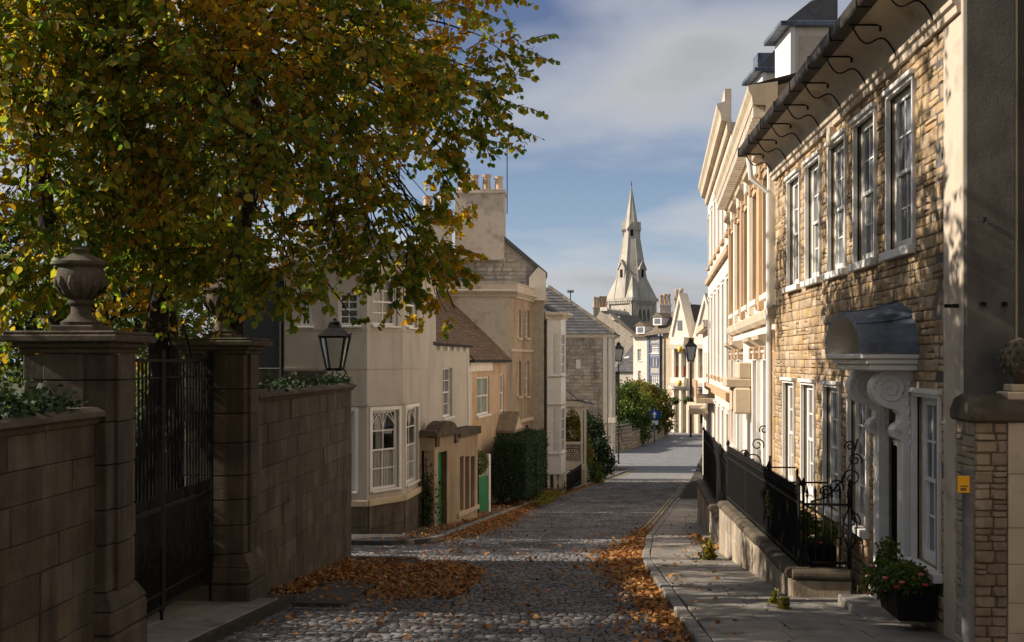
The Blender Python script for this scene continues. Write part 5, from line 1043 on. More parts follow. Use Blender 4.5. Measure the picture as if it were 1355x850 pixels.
MB().fb(F4h, -.1, F4h.L, 10.5, 10.8, -.2, .4).build('cornice', M['smooth'], h4); MB().fb(F4h, .2, 9, 6.3, 6.6, 0, .9).build('shop_canopy', M['smooth'], h4)
# ------------------------------------------------------------------ right edge: pier with pineapple finial, post with yellow plate, planters
yp = 10.75; a = py(1290, 540, yp); FPp = Fr((a.x, yp), (a.x + 2.2, yp)); pr_ = thing('boundary_pier', 'rubble and ashlar boundary pier with rounded coping at the right edge', 'pier', (a.x + .4, yp, gz(10.7))); zt = zat(556, 10.9)
MB().fb(FPp, 0, 2.2, gz(10) - .3, zt, -.5, -.03).build('pier_core', M['rubblemortar'], pr_); zq = 6.0
stones(FPp, pr_, rubble_list(0, .30, zq, zt, [], (.05, .13), (.08, .26), .006, (.035, .06), seed=41, split=.3), M['block'], 'stone', n0=-.04); stones(FPp, pr_, rubble_list(.30, 2.2, zq, zt, [], (.26, .55), (.4, .8), .006, (.035, .045), seed=42), M['plaster'], 'stone_block', rough=False, n0=-.035)
stones(Fr((a.x, yp + .5), (a.x, yp)), pr_, rubble_list(0, .5, zq, zt, [], (.06, .15), (.12, .3), .008, (.015, .035), seed=43, split=.3), M['block'], 'stone')
MB().sweep(FPp, [(-.56, zt), (-.58, zt + .1), (-.45, zt + .22), (-.25, zt + .26), (-.05, zt + .22), (.07, zt + .1), (.05, zt)], -.05, 2.2).build('coping_stone', M['coping'], pr_, bevel=.02, smooth='auto')
fx = py(1349, 500, yp + .2); pf = thing('pineapple_finial', 'carved stone pineapple finial on the pier at the right edge', 'finial', (fx.x, fx.y, zt + .2)); z0 = zt + .2
MB().box(fx.x - .16, fx.x + .16, fx.y - .16, fx.y + .16, z0, z0 + .08).box(fx.x - .11, fx.x + .11, fx.y - .11, fx.y + .11, z0 + .081, z0 + .15).build('foot', M['smooth'], pf, bevel=.012); MB().lathe((fx.x, fx.y, z0 + .15), [(.06, 0), (.05, .05), (.1, .09), (.15, .16), (.165, .25), (.14, .34), (.08, .41), (.0, .44)], 16).build('fruit', M['coping'], pf, smooth=True)
for i in range(5):
    for k in range(11): w = (k + .5 * (i % 2)) / 11 * 2 * math.pi; r = (.125, .163, .172, .155, .11)[i]; MB().lathe((fx.x + math.cos(w) * r, fx.y + math.sin(w) * r, z0 + .27 + i * .062), [(0, -.03), (.022, -.01), (.018, .012), (0, .028)], 6).build('scale', M['coping'], pf, smooth=True)
a = py(1281, 640, 10.35); po = thing('sign_post', 'grey round metal post standing at the right edge of the pavement', 'post', (a.x, a.y, gz(a.y) + .1)); ztp = zat(626, depth(a)); MB().lathe((a.x, a.y, 0), [(.052, gz(a.y)), (.052, gz(a.y) + .9), (.05, gz(a.y) + .91), (.05, ztp), (.054, ztp), (.054, ztp + .03), (0, ztp + .035)], 16).build('tube', M['greypost'], po, smooth='auto')
for z in (ztp - .19, ztp - .04): MB().lathe((a.x, a.y, z), [(.051, 0), (.057, .004), (.057, .02), (.051, .024)], 16).build('clamp', M['greypost'], po, smooth='auto')
yq = py(1275, 637, a.y - .07); MB().box(yq.x - .055, yq.x + .05, yq.y - .012, yq.y, ztp - .17, ztp - .02).build('yellow_plate', M['yellow'], po, bevel=.004, label='small yellow plate with worn dark marks'); MB().box(yq.x - .03, yq.x + .02, yq.y - .0145, yq.y - .0125, ztp - .15, ztp - .125).build('plate_print', M['brownpanel'], po); MB().box(yq.x - .03, yq.x + .035, yq.y - .0145, yq.y - .0125, ztp - .115, ztp - .105).build('plate_print', M['brownpanel'], po)
def flowers(name, label, box, plant, n, nf, mat=M['leafgreen']):
    (x0, x1, y0, y1, z0, z1) = box; t = thing(name, label, 'planter', ((x0 + x1) / 2, (y0 + y1) / 2, z0)); i = .05
    MB().hexa([(x0 + i, y0 + i, z0), (x1, y0 + i, z0), (x1, y1 - i, z0), (x0 + i, y1 - i, z0), (x0, y0, z1), (x1, y0, z1), (x1, y1, z1), (x0, y1, z1)]).build('box', M['iron'], t, bevel=.012)
    ps = np.concatenate([ball_points(c, r, int(n * k), .3) for c, r, k in plant]); leafcloud('foliage', ps, mat, (.03, .065), t, droop=.3)
    fl = np.concatenate([ball_points(c, np.array(r) * 1.02, int(nf * k) + 1, .93) for c, r, k in plant])
    for p in fl[:nf]: MB().lathe(tuple(p), [(0, -.012), (.028, -.004), (.034, .01), (.012, .016), (0, .012)], 7).build('flower', M['petal'], t)
flowers('window_box', 'black window box of trailing pink and red flowers by the doorcase', (3.30, 3.72, 11.95, 12.75, 6.28, 6.62), [((3.45, 12.15, 6.72), (.26, .35, .16), .5), ((3.35, 12.55, 6.62), (.26, .3, .22), .35), ((3.42, 12.7, 6.85), (.13, .14, .2), .15)], 2600, 14)
flowers('planter', 'dark planter of pink flowers behind the short railing', (3.1, 3.5, 15.5, 16.2, 5.9, 6.5), [((3.3, 15.8, 6.62), (.28, .4, .22), .6), ((3.15, 15.9, 6.75), (.16, .3, .2), .4)], 1800, 16); flowers('planter', 'tall dark planter of greenery behind the long railing', (3.0, 3.3, 17.3, 17.9, 5.9, 6.6), [((3.1, 17.5, 6.85), (.22, .4, .32), 1)], 1400, 4)
# ================================================================== FAR: church, timber house, hotel, garden wall
def church():
    D = 210.0; S = D / FPX; c = pd(835.5, HV, D + 5); cx_, cy_ = c.x, c.y; Zc = lambda v: zat(v, D)
    t = thing('church_steeple', 'pale stone church tower with tall broach spire above the rooftops', 'church', (cx_, cy_, 2)); a = 46 * S / 1.0; hd_ = a / math.sqrt(2); zt = Zc(397); zb = 2.0
    C4 = [(cx_, cy_ - hd_), (cx_ + hd_, cy_), (cx_, cy_ + hd_), (cx_ - hd_, cy_)]
    for i in range(4):
        p, q = C4[(i - 1) % 4], C4[i]
        F = Fr(C4[3], C4[0]) if i == 0 else Fr(C4[i - 1], C4[i]); ops = [(F.L * (.26 + .18 * k), F.L * (.26 + .18 * k) + F.L * .13, Zc(440), Zc(408)) for k in range(3)]
        wall(F, t, 0, F.L, zb, zt, ops, M['churchstone'], rev=1.0, name='tower_wall')
        for o in ops:
            mb = MB(); arch_fill(mb, F, o[0], o[1], o[3] - 1.3, o[3], -.9, 0, 10, True); mb.build('lancet_head', M['churchstone'], t); MB().fb(F, o[0] - .02, o[1] + .02, o[2], o[3] + .1, -1.1, -1.0).build('dark_panel', M['dark'], t); MB().tube([F.p(o[0] - .3, o[2], .15), F.p(o[0] - .3, o[3] - 1.2, .15)], .16, 6).build('shaft', M['churchstone'], t)  # dark panels set back stand in for shade in the open lancets
        MB().fb(F, 0, .7, zb, zt, 0, .25).fb(F, F.L - .7, F.L, zb, zt, 0, .25).build('buttress', M['churchstone'], t); MB().fb(F, -.3, F.L + .3, zt - .1, zt + .5, -.3, .45).build('corbel_course', M['churchstone'], t)
        for k in range(14): u = F.L * (k + .5) / 14; MB().fb(F, u - .15, u + .15, zt - .6, zt - .1, 0, .35).build('corbel', M['churchstone'], t)
        MB().fb(F, 0, F.L, Zc(442), Zc(442) + .4, 0, .3).build('string_course', M['churchstone'], t)
    ap = Vector((cx_, cy_, Zc(240))); z0 = zt + .5; r8 = a / 2 / math.cos(math.pi / 8) * 1.04; rot = math.pi / 8 + math.pi / 4
    ring = [Vector((cx_ + r8 * math.cos(rot + k * math.pi / 4), cy_ + r8 * math.sin(rot + k * math.pi / 4), z0)) for k in range(8)]
    for k in range(8): MB().poly([ring[k], ring[(k + 1) % 8], ap]).build('spire_face', M['churchstone'], t)
    for k in range(8): MB().tube([ring[k], ap], [.11, .03], 5).build('spire_rib', M['churchstone'], t)
    for x, y in C4:                                                # broaches
        ca = Vector((x, y, z0)) + (Vector((x, y, z0)) - Vector((cx_, cy_, z0))) * .06; dr = (Vector((x, y, 0)) - Vector((cx_, cy_, 0))).normalized(); pe = Vector((-dr.y, dr.x, 0)); h = Zc(362) - z0; rr = (a / 2) * (1 - h / (ap.z - z0)); tip = Vector((cx_, cy_, z0 + h)) + dr * rr * 1.02
        e1, e2 = Vector((cx_, cy_, z0)) + dr * a * .5 + pe * a * .22, Vector((cx_, cy_, z0)) + dr * a * .5 - pe * a * .22
        MB().poly([e1, ca, tip]).poly([ca, e2, tip]).poly([e1 + pe * a * .1, ca, e1]).build('broach', M['churchstone'], t)
    def lucarne(ang, v0, v1, w):
        z, zz = Zc(v0), Zc(v1); k = 1 - (z - z0) / (ap.z - z0); rr = a / 2 * k + .12; d = Vector((math.cos(ang), math.sin(ang), 0)); p = Vector((-d.y, d.x, 0)); o = Vector((cx_, cy_, 0)) + d * rr; F = Fr(o - p * w / 2 if True else o, o + p * w / 2)
        hh = (zz - z) * .55; MB().prism(F, [(0, z), (w, z), (w, z + hh), (w / 2, zz), (0, z + hh)], -1.6, 0).build('lucarne', M['churchstone'], t); MB().fb(F, w * .28, w * .72, z + .3, z + hh, -.1, .02).build('lucarne_opening', M['dark'], t)
        MB().prism(F, [(-.2, z + hh - .2), (w / 2, zz - .2), (w + .2, z + hh - .2), (w + .25, z + hh + .1), (w / 2, zz + .35), (-.25, z + hh + .1)], -2, .15).build('lucarne_gable', M['churchstone'], t)
    for k in range(4): lucarne(-math.pi / 2 + math.pi / 4 + k * math.pi / 2, 368, 344, 1.55); lucarne(-math.pi / 2 + k * math.pi / 2, 312, 292, 1.3); None
    MB().tube([ap - Vector((0, 0, .6)), ap + Vector((0, 0, .7))], .07, 5).build('weather_vane', M['iron'], t)
church()
def fbuild(name, label, d, u0, u1, turn, mat, cat='house'):
    """front seen between photo columns u0 and u1, its right end turned nearer by 2*turn metres"""
    F = Fr(pd(u0, HV, d + turn), pd(u1, HV, d - turn)); t = thing(name, label, cat, (F.p(F.L / 2, 0).x, d, gz(d))); U = F.uat; Z = lambda v: zat(v, d); return t, F, U, Z
# gabled stone building with kneelers, dark roofed building, white wall
t, F, U, Z = fbuild('gabled_stone_house', 'pale stone gable with scrolled kneelers in front of the church', 150, 776, 842, 1.5, None)
MB().prism(F, [(0, 1), (U(842), 1), (U(842), Z(446)), (U(822), Z(431)), (U(818), Z(424)), (U(812), Z(422)), (U(805), Z(410)), (U(800), Z(408)), (U(795), Z(410)), (U(788), Z(422)), (U(780), Z(422)), (U(776), Z(432))], -8, 0).build('gable_wall', M['greystone'], t)
MB().prism(F, [(U(812), Z(420)), (U(842), Z(446)), (U(842), Z(441)), (U(813), Z(415))], -9, .5).build('roof', M['stonetile'], t); 
for u, v in ((784, 420), (800, 407), (816, 419)): MB().fb(F, U(u - 5), U(u + 5), Z(v + 5), Z(v), 0, .3).build('kneeler', M['palestone'], t, bevel=.05)
chimney('chimney_stack', 'chimney stack with a row of clay pots left of the church tower', pd(794, HV, 165).xy, 18 / FPX * 165, 1.4, zat(440, 165), zat(408, 165), 5, M['greystone'], poth=1.5, potr=.22)
t, F, U, Z = fbuild('dark_roofed_house', 'house with a plain dark slate roof and white wall below', 128, 812, 842, .8, None)
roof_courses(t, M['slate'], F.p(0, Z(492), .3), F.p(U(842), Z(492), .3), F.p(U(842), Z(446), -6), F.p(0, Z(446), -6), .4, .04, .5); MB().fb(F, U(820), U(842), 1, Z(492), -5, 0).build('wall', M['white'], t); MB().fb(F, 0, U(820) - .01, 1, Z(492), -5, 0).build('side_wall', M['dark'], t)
MB().tube([F.p(U(825), Z(475), .6), F.p(U(836), Z(473), .6)], .12, 6).build('bracket_arm', M['paint'], t); MB().lathe(F.p(U(827), Z(477), .6), [(.1, 0), (.3, .15), (.25, .4), (0, .5)], 8).build('lamp_globe', M['paint'], t, smooth=True)
# timber framed house with cream wing and mansard roof
D = 118; t, F, U, Z = fbuild('timber_framed_house', 'white timber framed house with cream wing and brown mansard roof', D, 838, 892, 1.6, None)
oc = [(U(843.5), U(848.5), Z(478), Z(462)), (U(844), U(848.5), Z(507), Z(491))]; wall(F, t, 0, U(857), 1.5, Z(446), oc, M['cream'])
for o in oc: sash(F, t, *o, cols=2, rows=4, rec=.1, fw=.06, bar=.05)
ot = [(U(860), U(872.5), Z(468), Z(457)), (U(859.5), U(872), Z(509), Z(497))]; wall(F, t, U(857) + .01, U(875), 1.5, Z(445), ot, M['white'])
for o in ot: sash(F, t, *o, cols=4, rows=4, rec=.05, fw=.08, bar=.07)
for v in (446, 455, 471.5, 473, 485.5, 494.5, 512): MB().fb(F, U(857), U(875.5), Z(v) - .07, Z(v) + .06, 0, .05).build('timber_rail', M['timber'], t)
for u in (857.3, 859, 873, 875): MB().fb(F, U(u) - .055, U(u) + .055, 2, Z(446), .055, .09).build('timber_post', M['timber'], t)
for u in (862, 866, 870): MB().fb(F, U(u) - .06, U(u) + .06, Z(485), Z(474), 0, .075).build('timber_stud', M['timber'], t)
MB().fb(F, U(858), U(872), Z(519), Z(513), 0, .2).build('shop_sign', M['red'], t); MB().fb(F, U(859), U(871), Z(517), Z(515), .2, .22).build('sign_lettering', M['white'], t); MB().fb(F, U(858), U(874), 2, Z(521), 0, .1).build('shop_front', M['dark'], t)
MB().fb(F, U(877), U(892), 1.5, Z(440), -6, .02).build('stone_side', M['smooth'], t); MB().fb(F, U(890), U(896), 1.5, Z(528), .03, .1).build('doorway', M['dark'], t)
roof_courses(t, M['stonetile'], F.p(U(836), Z(446), .4), F.p(U(862), Z(446), .4), F.p(U(866), Z(426), -3), F.p(U(846), Z(426), -3), .35, .05, .5)
roof_courses(t, M['stonetile'], F.p(U(855), Z(445), .5), F.p(U(892), Z(441), .5), F.p(U(893), Z(398), -3.4), F.p(U(871), Z(408), -3.4), .35, .05, .5); MB().prism(F, [(U(857), Z(446)), (U(892), Z(446)), (U(892), Z(402)), (U(873), Z(412))], -6, -3.5).build('roof_core', M['stonetile'], t)
for u, v in ((870.5, 424), (848, 435)): MB().fb(F, U(u) - .55, U(u) + .55, Z(v + 7), Z(v - 4), -2.6, .1).build('dormer', M['paint'], t, bevel=.03); MB().fb(F, U(u) - .35, U(u) + .35, Z(v + 5), Z(v - 2), .1, .12).build('dormer_window', M['glass'], t); MB().prism(F, [(U(u) - .75, Z(v - 4)), (U(u) + .75, Z(v - 4)), (U(u), Z(v - 10))], -2.6, .2).build('dormer_roof', M['stonetile'], t)
MB().tube([F.p(U(876), Z(520), .3), F.p(U(876), Z(440), .3)], .09, 6).build('drainpipe', M['iron'], t)
chimney('chimney_stack', 'stone chimney stack with three tall pots behind the mansard roof', pd(880.5, HV, 124).xy, 15 / FPX * 124, 1.2, zat(440, 124), zat(405, 124), 3, M['greystone'], poth=1.1, potr=.2); chimney('chimney_stack', 'slim stone chimney with two buff pots beside the pointed gable', pd(899, HV, 113).xy, 13 / FPX * 113, 1.0, zat(450, 113), zat(396, 113), 2, M['greystone'], poth=.8, potr=.2)
# hotel with two pointed gables
D = 110; t, F, U, Z = fbuild('gabled_hotel', 'cream stone building with two pointed gables and red blinds at the street end', D, 888, 952, 1.8, None)
ops = [(U(893), U(897), Z(500), Z(465)), (U(904), U(909), Z(500), Z(463)), (U(928), U(933), Z(500), Z(465)), (U(891.5), U(895), Z(573), Z(538)), (U(905.5), U(911), Z(573), Z(521)), (U(924), U(931), Z(560), Z(523))]
wall(F, t, 0, U(952), 1.5, Z(446), ops, M['smooth'], rev=.25)
for i, o in enumerate(ops): 
    if i < 3: w = sash(F, t, *o, cols=1, rows=2, rec=.1, fw=.07); MB().fb(F, o[0] + .05, o[1] - .05, o[2] + .1, o[2] + 1.1, -.1, -.08).build('red_blind', M['red'], w)
    else: MB().fb(F, *o, -.3, -.25).build('doorway', M['dark'], t)
for ua, um, ub, vt in ((892, 902.5, 913, 394), (924, 936, 948, 396)):
    MB().prism(F, [(U(ua), Z(446)), (U(ub), Z(446)), (U(um), Z(vt))], -1.0, .4).build('gable', M['cream'], t); MB().prism(F, [(U(ua) - .3, Z(447)), (U(ua), Z(447)), (U(um), Z(vt) - .1), (U(ub), Z(447)), (U(ub) + .3, Z(447)), (U(um), Z(vt) + .5)], -1, .55).build('gable_coping', M['palestone'], t); MB().fb(F, U(um) - .25, U(um) + .25, Z(437), Z(424), .4, .45).build('gable_window', M['glass'], t)
    MB().sweep(F, [(0, Z(462)), (.9, Z(462)), (1.0, Z(456)), (.9, Z(449)), (.9, Z(446)), (0, Z(446))], U(ua) + .1, U(ub) - .1).build('balcony', M['cream'], t, bevel=.03); MB().sweep(F, [(0, Z(512)), (.8, Z(512)), (.9, Z(507)), (.8, Z(500)), (0, Z(500))], U(ua) + .1, U(ub) - .1).build('bay_sill', M['cream'], t, bevel=.03)
    for u in (ua + 1, um, ub - 1): MB().fb(F, U(u) - .14, U(u) + .14, 1.9, Z(462), 0, .35).build('pilaster', M['palestone'], t, bevel=.02)
roof_courses(t, M['slate'], F.p(U(896), Z(446), -.4), F.p(U(952), Z(446), -.4), F.p(U(952), Z(393), -6), F.p(U(903), Z(393), -6), .45, .05, .6); MB().fb(F, 0, U(952), Z(515), Z(511), 0, .5).build('string_course', M['palestone'], t)
for u, v in ((900, 463), (899, 508)): q = pd(u, v, D - 1.5); MB().lathe(q, [(0, -.25), (.22, -.2), (.25, .1), (.2, .3), (0, .35)], 6).build('gilt_sign', M['gold'], t, smooth=True)
for i, u in enumerate((893, 910, 914, 922)):
    q = pd(u, 530, D - 2.5); nm = ('leftmost', 'second', 'third', 'rightmost')[i]; hb_ = thing('hanging_basket', nm + ' flower basket hanging on the gabled building front', 'hanging basket', q, 'hanging baskets on the gabled building'); leafcloud('foliage', ball_points(q, (.5, .4, .35), 260, .4), M['leafgreen'], (.12, .22), hb_); MB().lathe(q + Vector((0, 0, -.35)), [(.05, 0), (.35, .2), (.4, .3)], 8).build('basket', M['iron'], hb_); MB().tube([q, q + Vector((0, 0, 1.0)), q + Vector((0, 2.2, 1.1))], .03, 4).build('bracket', M['iron'], hb_)
q = pd(914, HV, 104); lantern_lamp('street_lamp', 'pale lantern street lamp in front of the gabled building', (q.x, q.y, gz(104)), zat(478, 104), 2.1, .95, .5, .09, M['lamp_glass'])
# curved garden wall with ivy, one way sign, trees behind
pts = [pg(811, 600), pg(835, 595), pg(860, 586), pg(884, 576)]; gwf = thing('curved_garden_wall', 'low curved stone garden wall with ivy top at the far bend', 'wall', pts[1])
for a, b in zip(pts, pts[1:]):
    F = Fr(a, b); zt = zat(566, depth(a)); zt2 = zat(563, depth(b)); zz = min(zt, zt2); MB().fb(F, -.1, F.L + .1, gz(b.y) - .4, zz, -.5, -.03).build('wall_core', M['greymortar'], gwf)
    stones(F, gwf, rubble_list(0, F.L, gz(b.y) - .2, zz, [], (.22, .34), (.4, .9), .03, (.05, .09), seed=int(a.y)), M['rubble'], 'stone', 60); MB().fb(F, 0, F.L, zz, zz + .12, -.55, .06).build('coping_stone', M['coping'], gwf, bevel=.02)
q = pg(866, 587); sg = thing('one_way_sign', 'round blue one way sign with white arrow on a post by the far wall', 'road sign', q); zs = zat(549, depth(q)); MB().tube([q, Vector((q.x, q.y, zs + .5))], .05, 8).build('post', M['greypost'], sg)
FS_ = Fr((q.x - .5, q.y - .08), (q.x + .5, q.y - .08)); MB().prism(FS_, [(.5 + .42 * math.cos(w), zs + .42 * math.sin(w)) for w in np.linspace(0, 2 * math.pi, 25)[:-1]], -.02, .0).build('sign_face', M['blue'], sg); MB().prism(FS_, [(.44, zs - .26), (.56, zs - .26), (.56, zs + .02), (.68, zs + .02), (.5, zs + .28), (.32, zs + .02), (.44, zs + .02)], .001, .012).build('white_arrow', M['paint'], sg); MB().fb(FS_, .2, .8, zs - .85, zs - .5, -.02, 0).build('sub_plate', M['paint'], sg)
# ================================================================== VEGETATION
def limb(mb, a, b, r0, r1, sag=0.25, n=7):
    a, b = Vector(a), Vector(b); d = (b - a).length; pts = []; off = Vector((random.uniform(-1, 1), random.uniform(-1, 1), random.uniform(-.3, 1))) * d * .09
    for i in range(n + 1):
        t = i / n; p = a.lerp(b, t) + off * math.sin(math.pi * t) + Vector((0, 0, sag * d * math.sin(math.pi * t) * .5)) + Vector((random.uniform(-1, 1), random.uniform(-1, 1), random.uniform(-1, 1))) * d * .015; pts.append(p)
    mb.tube(pts, [r0 + (r1 - r0) * (i / n) ** .8 for i in range(n + 1)], 7); return pts
def make_tree(name, label, base, forks, lobes, mat, dens, lsize, tr, leaves_per_twig=14, own=0, shape=LEAF, faces=LEAFF, droop=.55):
    """lobes: (centre, radius). limbs reach every lobe; twigs with alternating leaves fill it"""
    base = Vector(base); t = thing(name, label, 'tree', base); mb = MB(); tops = []
    for f in forks:
        f = Vector(f); limb(mb, base + Vector(((f.x - base.x) * .12, (f.y - base.y) * .12, -.3)), f, tr, tr * .55, .05, 9); tops.append(f)
    mb.build('trunk', M['bark'], t, smooth=True); lb = MB(); tw = MB(); P, Dv, S = [], [], []
    for c, r in lobes:
        c = Vector(c); f = min(tops, key=lambda q: (q - c).length); st = f.lerp(Vector((base.x, base.y, f.z)), random.uniform(0, .3)); pts = limb(lb, st, c, max(.014, tr * .3 * min(1, r * .8)), .008, .15)
        nt = int((dens if r < 1.95 and c.z < 14.2 and depth(c) * 0 + (CU + FPX * (c.x * CA + c.y * SA) / depth(c)) > -30 else dens * .4) * r ** 3 * 4.19 / leaves_per_twig); nb = max(5 if r > .6 else 1, nt // 12); subs = [Vector(q) for q in ball_points(c, (r * .75,) * 3, nb, .25)]
        for s in subs: limb(lb, pts[random.randrange(5, 8)], s, .008, .004, .06, 7)
        for k in range(nt):
            s = random.choice(subs); o = Vector(RNG.normal(size=3)).normalized() * r * random.uniform(.05, .38); q = s + o
            if (q - c).length > r * 1.15: continue
            out = (q - c).normalized() * .7 + Vector(RNG.normal(size=3)) * .45 + Vector((0, 0, -.12)); out.normalize(); ln = random.uniform(.35, .75) * min(1, r); n = leaves_per_twig; path = [q + out * ln * i / 4 + Vector((0, 0, -.10 * ln * (i / 4) ** 2)) for i in range(5)]
            tw.tube([path[0], path[2], path[4]], [.006, .005, .003], 3, False)
            side = out.cross(Vector((0, 0, 1))); side = side.normalized() if side.length > .01 else Vector((1, 0, 0))
            for i in range(n):
                u = (i + random.random()) / n; p = q + out * ln * u + Vector((0, 0, -.1 * ln * u * u)); sg = 1 if i % 2 else -1
                d = side * sg * random.uniform(.4, 1) + out * random.uniform(.1, .7) + Vector((0, 0, -droop)) + Vector(RNG.normal(size=3)) * .25
                P.append(p + d * .02); Dv.append(d); S.append(random.uniform(*lsize))
    lb.build('limbs', M['bark'], t, smooth=True); cr = np.array(P); Dv = np.array(Dv); S = np.array(S); up = RNG.normal(size=(len(P), 3)) * .55 + np.array((-.35, -.25, 1.0))
    keep = np.ones(len(P), bool)
    if own:                                                        # the biggest leaves in the picture are objects of their own
        d = -cr[:, 0] * SA + cr[:, 1] * CA; l = cr[:, 0] * CA + cr[:, 1] * SA; uu = CU + FPX * l / d; vv = HV - FPX * (cr[:, 2] - EYE) / d
        sc = np.where((uu > 0) & (uu < 1355) & (vv > 0) & (vv < 850), S / d, 0); idx = np.argsort(-sc)[:own]; keep[idx] = False
    v, f = leaf_arrays(cr[keep], Dv[keep], up[keep], S[keep], shape, faces); crown = np_mesh('crown', v, f, 3, mat, t, kind='stuff')
    twig = tw.build('twigs', M['bark'], crown, kind='stuff')
    if own:
        me = bpy.data.meshes.new('leaf'); me.from_pydata(shape.tolist(), [], faces.tolist()); me.materials.append(mat)
        x, y, z = frames(Dv[~keep], up[~keep])
        for i in range(own):
            o = inst('leaf', me, crown, cr[~keep][i]); m3 = Matrix((x[i], y[i], z[i])).transposed(); o.rotation_euler = m3.to_euler(); o.scale = (S[~keep][i],) * 3
    return t, len(P)
L_ = lambda u, v, d, r: (pd(u, v, d), r)
lob = [L_(628, 45, 14, .85), L_(612, 150, 13.8, .62), L_(596, 215, 13.8, .5), L_(640, 95, 14, .55), L_(575, 130, 13.6, 1.05), L_(603, 262, 14, .5), L_(530, 250, 13.2, 1.1), L_(566, 352, 13.6, .55), L_(590, 395, 14, .36), L_(520, 375, 13, .45), L_(450, 320, 12.6, 1.0), L_(440, 180, 12.2, 1.35), L_(345, 275, 12.2, 1.05), L_(300, 130, 11.6, 1.6), L_(205, 250, 12.4, 1.3),
       L_(150, 90, 11, 1.6), L_(60, 210, 11.6, 1.45), L_(20, 50, 11, 1.6), L_(490, 40, 12.6, 1.4), L_(640, -40, 14, 1.0), L_(400, -60, 12, 1.7), L_(200, -80, 11.6, 1.9), L_(0, -90, 11, 1.9), L_(80, 330, 13, .9), L_(400, 385, 12.7, .42), L_(250, 385, 15.6, .7), L_(460, 405, 13, .3), L_(535, 285, 13.3, .75), L_(558, 328, 13.6, .55), L_(515, 340, 13, .6), L_(548, 235, 13.5, .6), L_(480, 285, 12.8, .7), L_(580, 300, 13.8, .4), L_(500, 315, 12.8, .65), L_(548, 300, 13.1, .6), L_(385, 340, 12.6, .6), L_(40, 300, 12.4, .9), L_(365, 318, 13.4, .65), L_(345, 372, 16, .5), L_(300, 325, 16, .8), L_(600, 400, 14, .34), L_(556, 405, 13.8, .36), L_(590, 330, 13.9, .4), L_(100, 390, 16, .8), L_(30, 420, 16, .7), L_(120, 340, 14.5, .8), L_(210, 370, 15, .8), L_(340, 350, 16, .5), L_(10, 380, 14, .7), L_(150, 400, 15, .8),
       L_(560, -190, 14.5, 1.6), L_(380, -260, 14, 2.0), L_(160, -260, 13.5, 2.1), L_(-60, -220, 13, 2.2), L_(-120, 100, 12.5, 2.0), L_(480, 110, 16.2, 1.5), L_(330, 60, 16.5, 1.8), L_(200, 180, 16.5, 1.6), L_(60, 80, 16.5, 1.8), L_(560, 20, 16.5, 1.3), L_(420, 270, 15.5, 1.0), L_(300, 260, 15.8, 1.1), L_(700, -170, 15.5, 1.1), (Vector((-1.5, 13, 17.0)), 1.9), (Vector((.6, 17, 18.2)), 2.0), (Vector((-2, 19, 17.5)), 2.0), (Vector((-4.5, 16.5, 17)), 2.2), (Vector((1.5, 12, 17.8)), 1.6), (Vector((-4, 21, 16.2)), 1.8)]  # last overhead lobes are out of view, added to block skylight on the left
tb = pd(188, 600, 15.6); tb = Vector((tb.x, tb.y, gz(15) + .1))
lime, nl = make_tree('lime_tree', 'large spreading tree with green, yellow and orange autumn leaves over the gate', tb, [pd(183, 180, 15.3), pd(150, 200, 15.8), pd(250, 120, 14.8), pd(60, 120, 14.5), pd(330, 40, 14.6)], lob, M['leaf'], 165, (.05, .105), .2, own=300)
print('lime leaves', nl)
# garden trees behind the wall: some seen through the gate and to the left, others unseen, added to block sun and sky; their crowns shade the street
gt = [('garden_tree', 'bright yellow green leafed tree in the garden behind the left pier', (-8.6, 18.2), [L_(30, 395, 18.5, 1.2), L_(75, 450, 19, 1.0), L_(-20, 320, 18.4, 1.4), L_(110, 370, 18.5, 1.0), L_(20, 470, 19, 1.0), L_(10, 485, 17.6, .8), L_(60, 490, 17.8, .7), L_(120, 440, 18.2, .8), L_(5, 420, 17.5, .9), L_(190, 400, 18.5, 1.0), L_(240, 340, 18.8, .9), L_(-60, 430, 18, 1.3), L_(150, 280, 18.5, 1.1)], 'leafgreen'),
      ('garden_tree', 'tall green tree deep in the garden behind the iron gate', (-8.6, 24.5), [((-8.8, 24, 10), 1.3), ((-8.8, 25, 11.8), 1.5), ((-10, 25.5, 11), 1.4), ((-8.2, 24.2, 12.8), 1.1), ((-9, 24.4, 8.2), 1.2), ((-8.9, 24.6, 13.4), 1.3), ((-8.6, 24.2, 6.8), 1.0), ((-8.9, 23.1, 9.0), 1.1), ((-8.8, 25.6, 9), 1.3), ((-9.4, 23.1, 10.8), 1.1), ((-8.8, 23.2, 7.4), 1.0), ((-8.7, 24.6, 9.4), 1.3)], 'leafgreen'),
      ('garden_tree', 'unseen garden tree outside the left edge, added to shade the road', (-11.5, 3), [((-11, 3.5, 12), 2.3), ((-12, 0.5, 12.5), 2.4), ((-11.5, 2, 15.5), 2.4), ((-10.5, 6.2, 13.5), 1.9), ((-12.5, 4.5, 17), 2.2), ((-11, -2, 13), 2.4), ((-12, -1, 16.5), 2.2), ((-10, 11, 11.2), 1.6), ((-10, 13.5, 11.2), 1.5), ((-10, 8.6, 11.2), 1.7), ((-10, 15.6, 10.8), 1.2), ((-10, 12.3, 12.4), 1.3), ((-9.4, 12.4, 8.8), 1.3), ((-9.4, 9.8, 8.9), 1.4)], 'leafgreen'),
      ('garden_tree', 'unseen broad tree added behind the photographer on the left', (-10, -9), [((-9.5, -9, 14), 2.6), ((-11, -6, 15), 2.6), ((-10, -12, 15), 2.8), ((-8, -8, 17), 2.4), ((-10.5, -9, 18.5), 2.6)], 'leafgreen')]
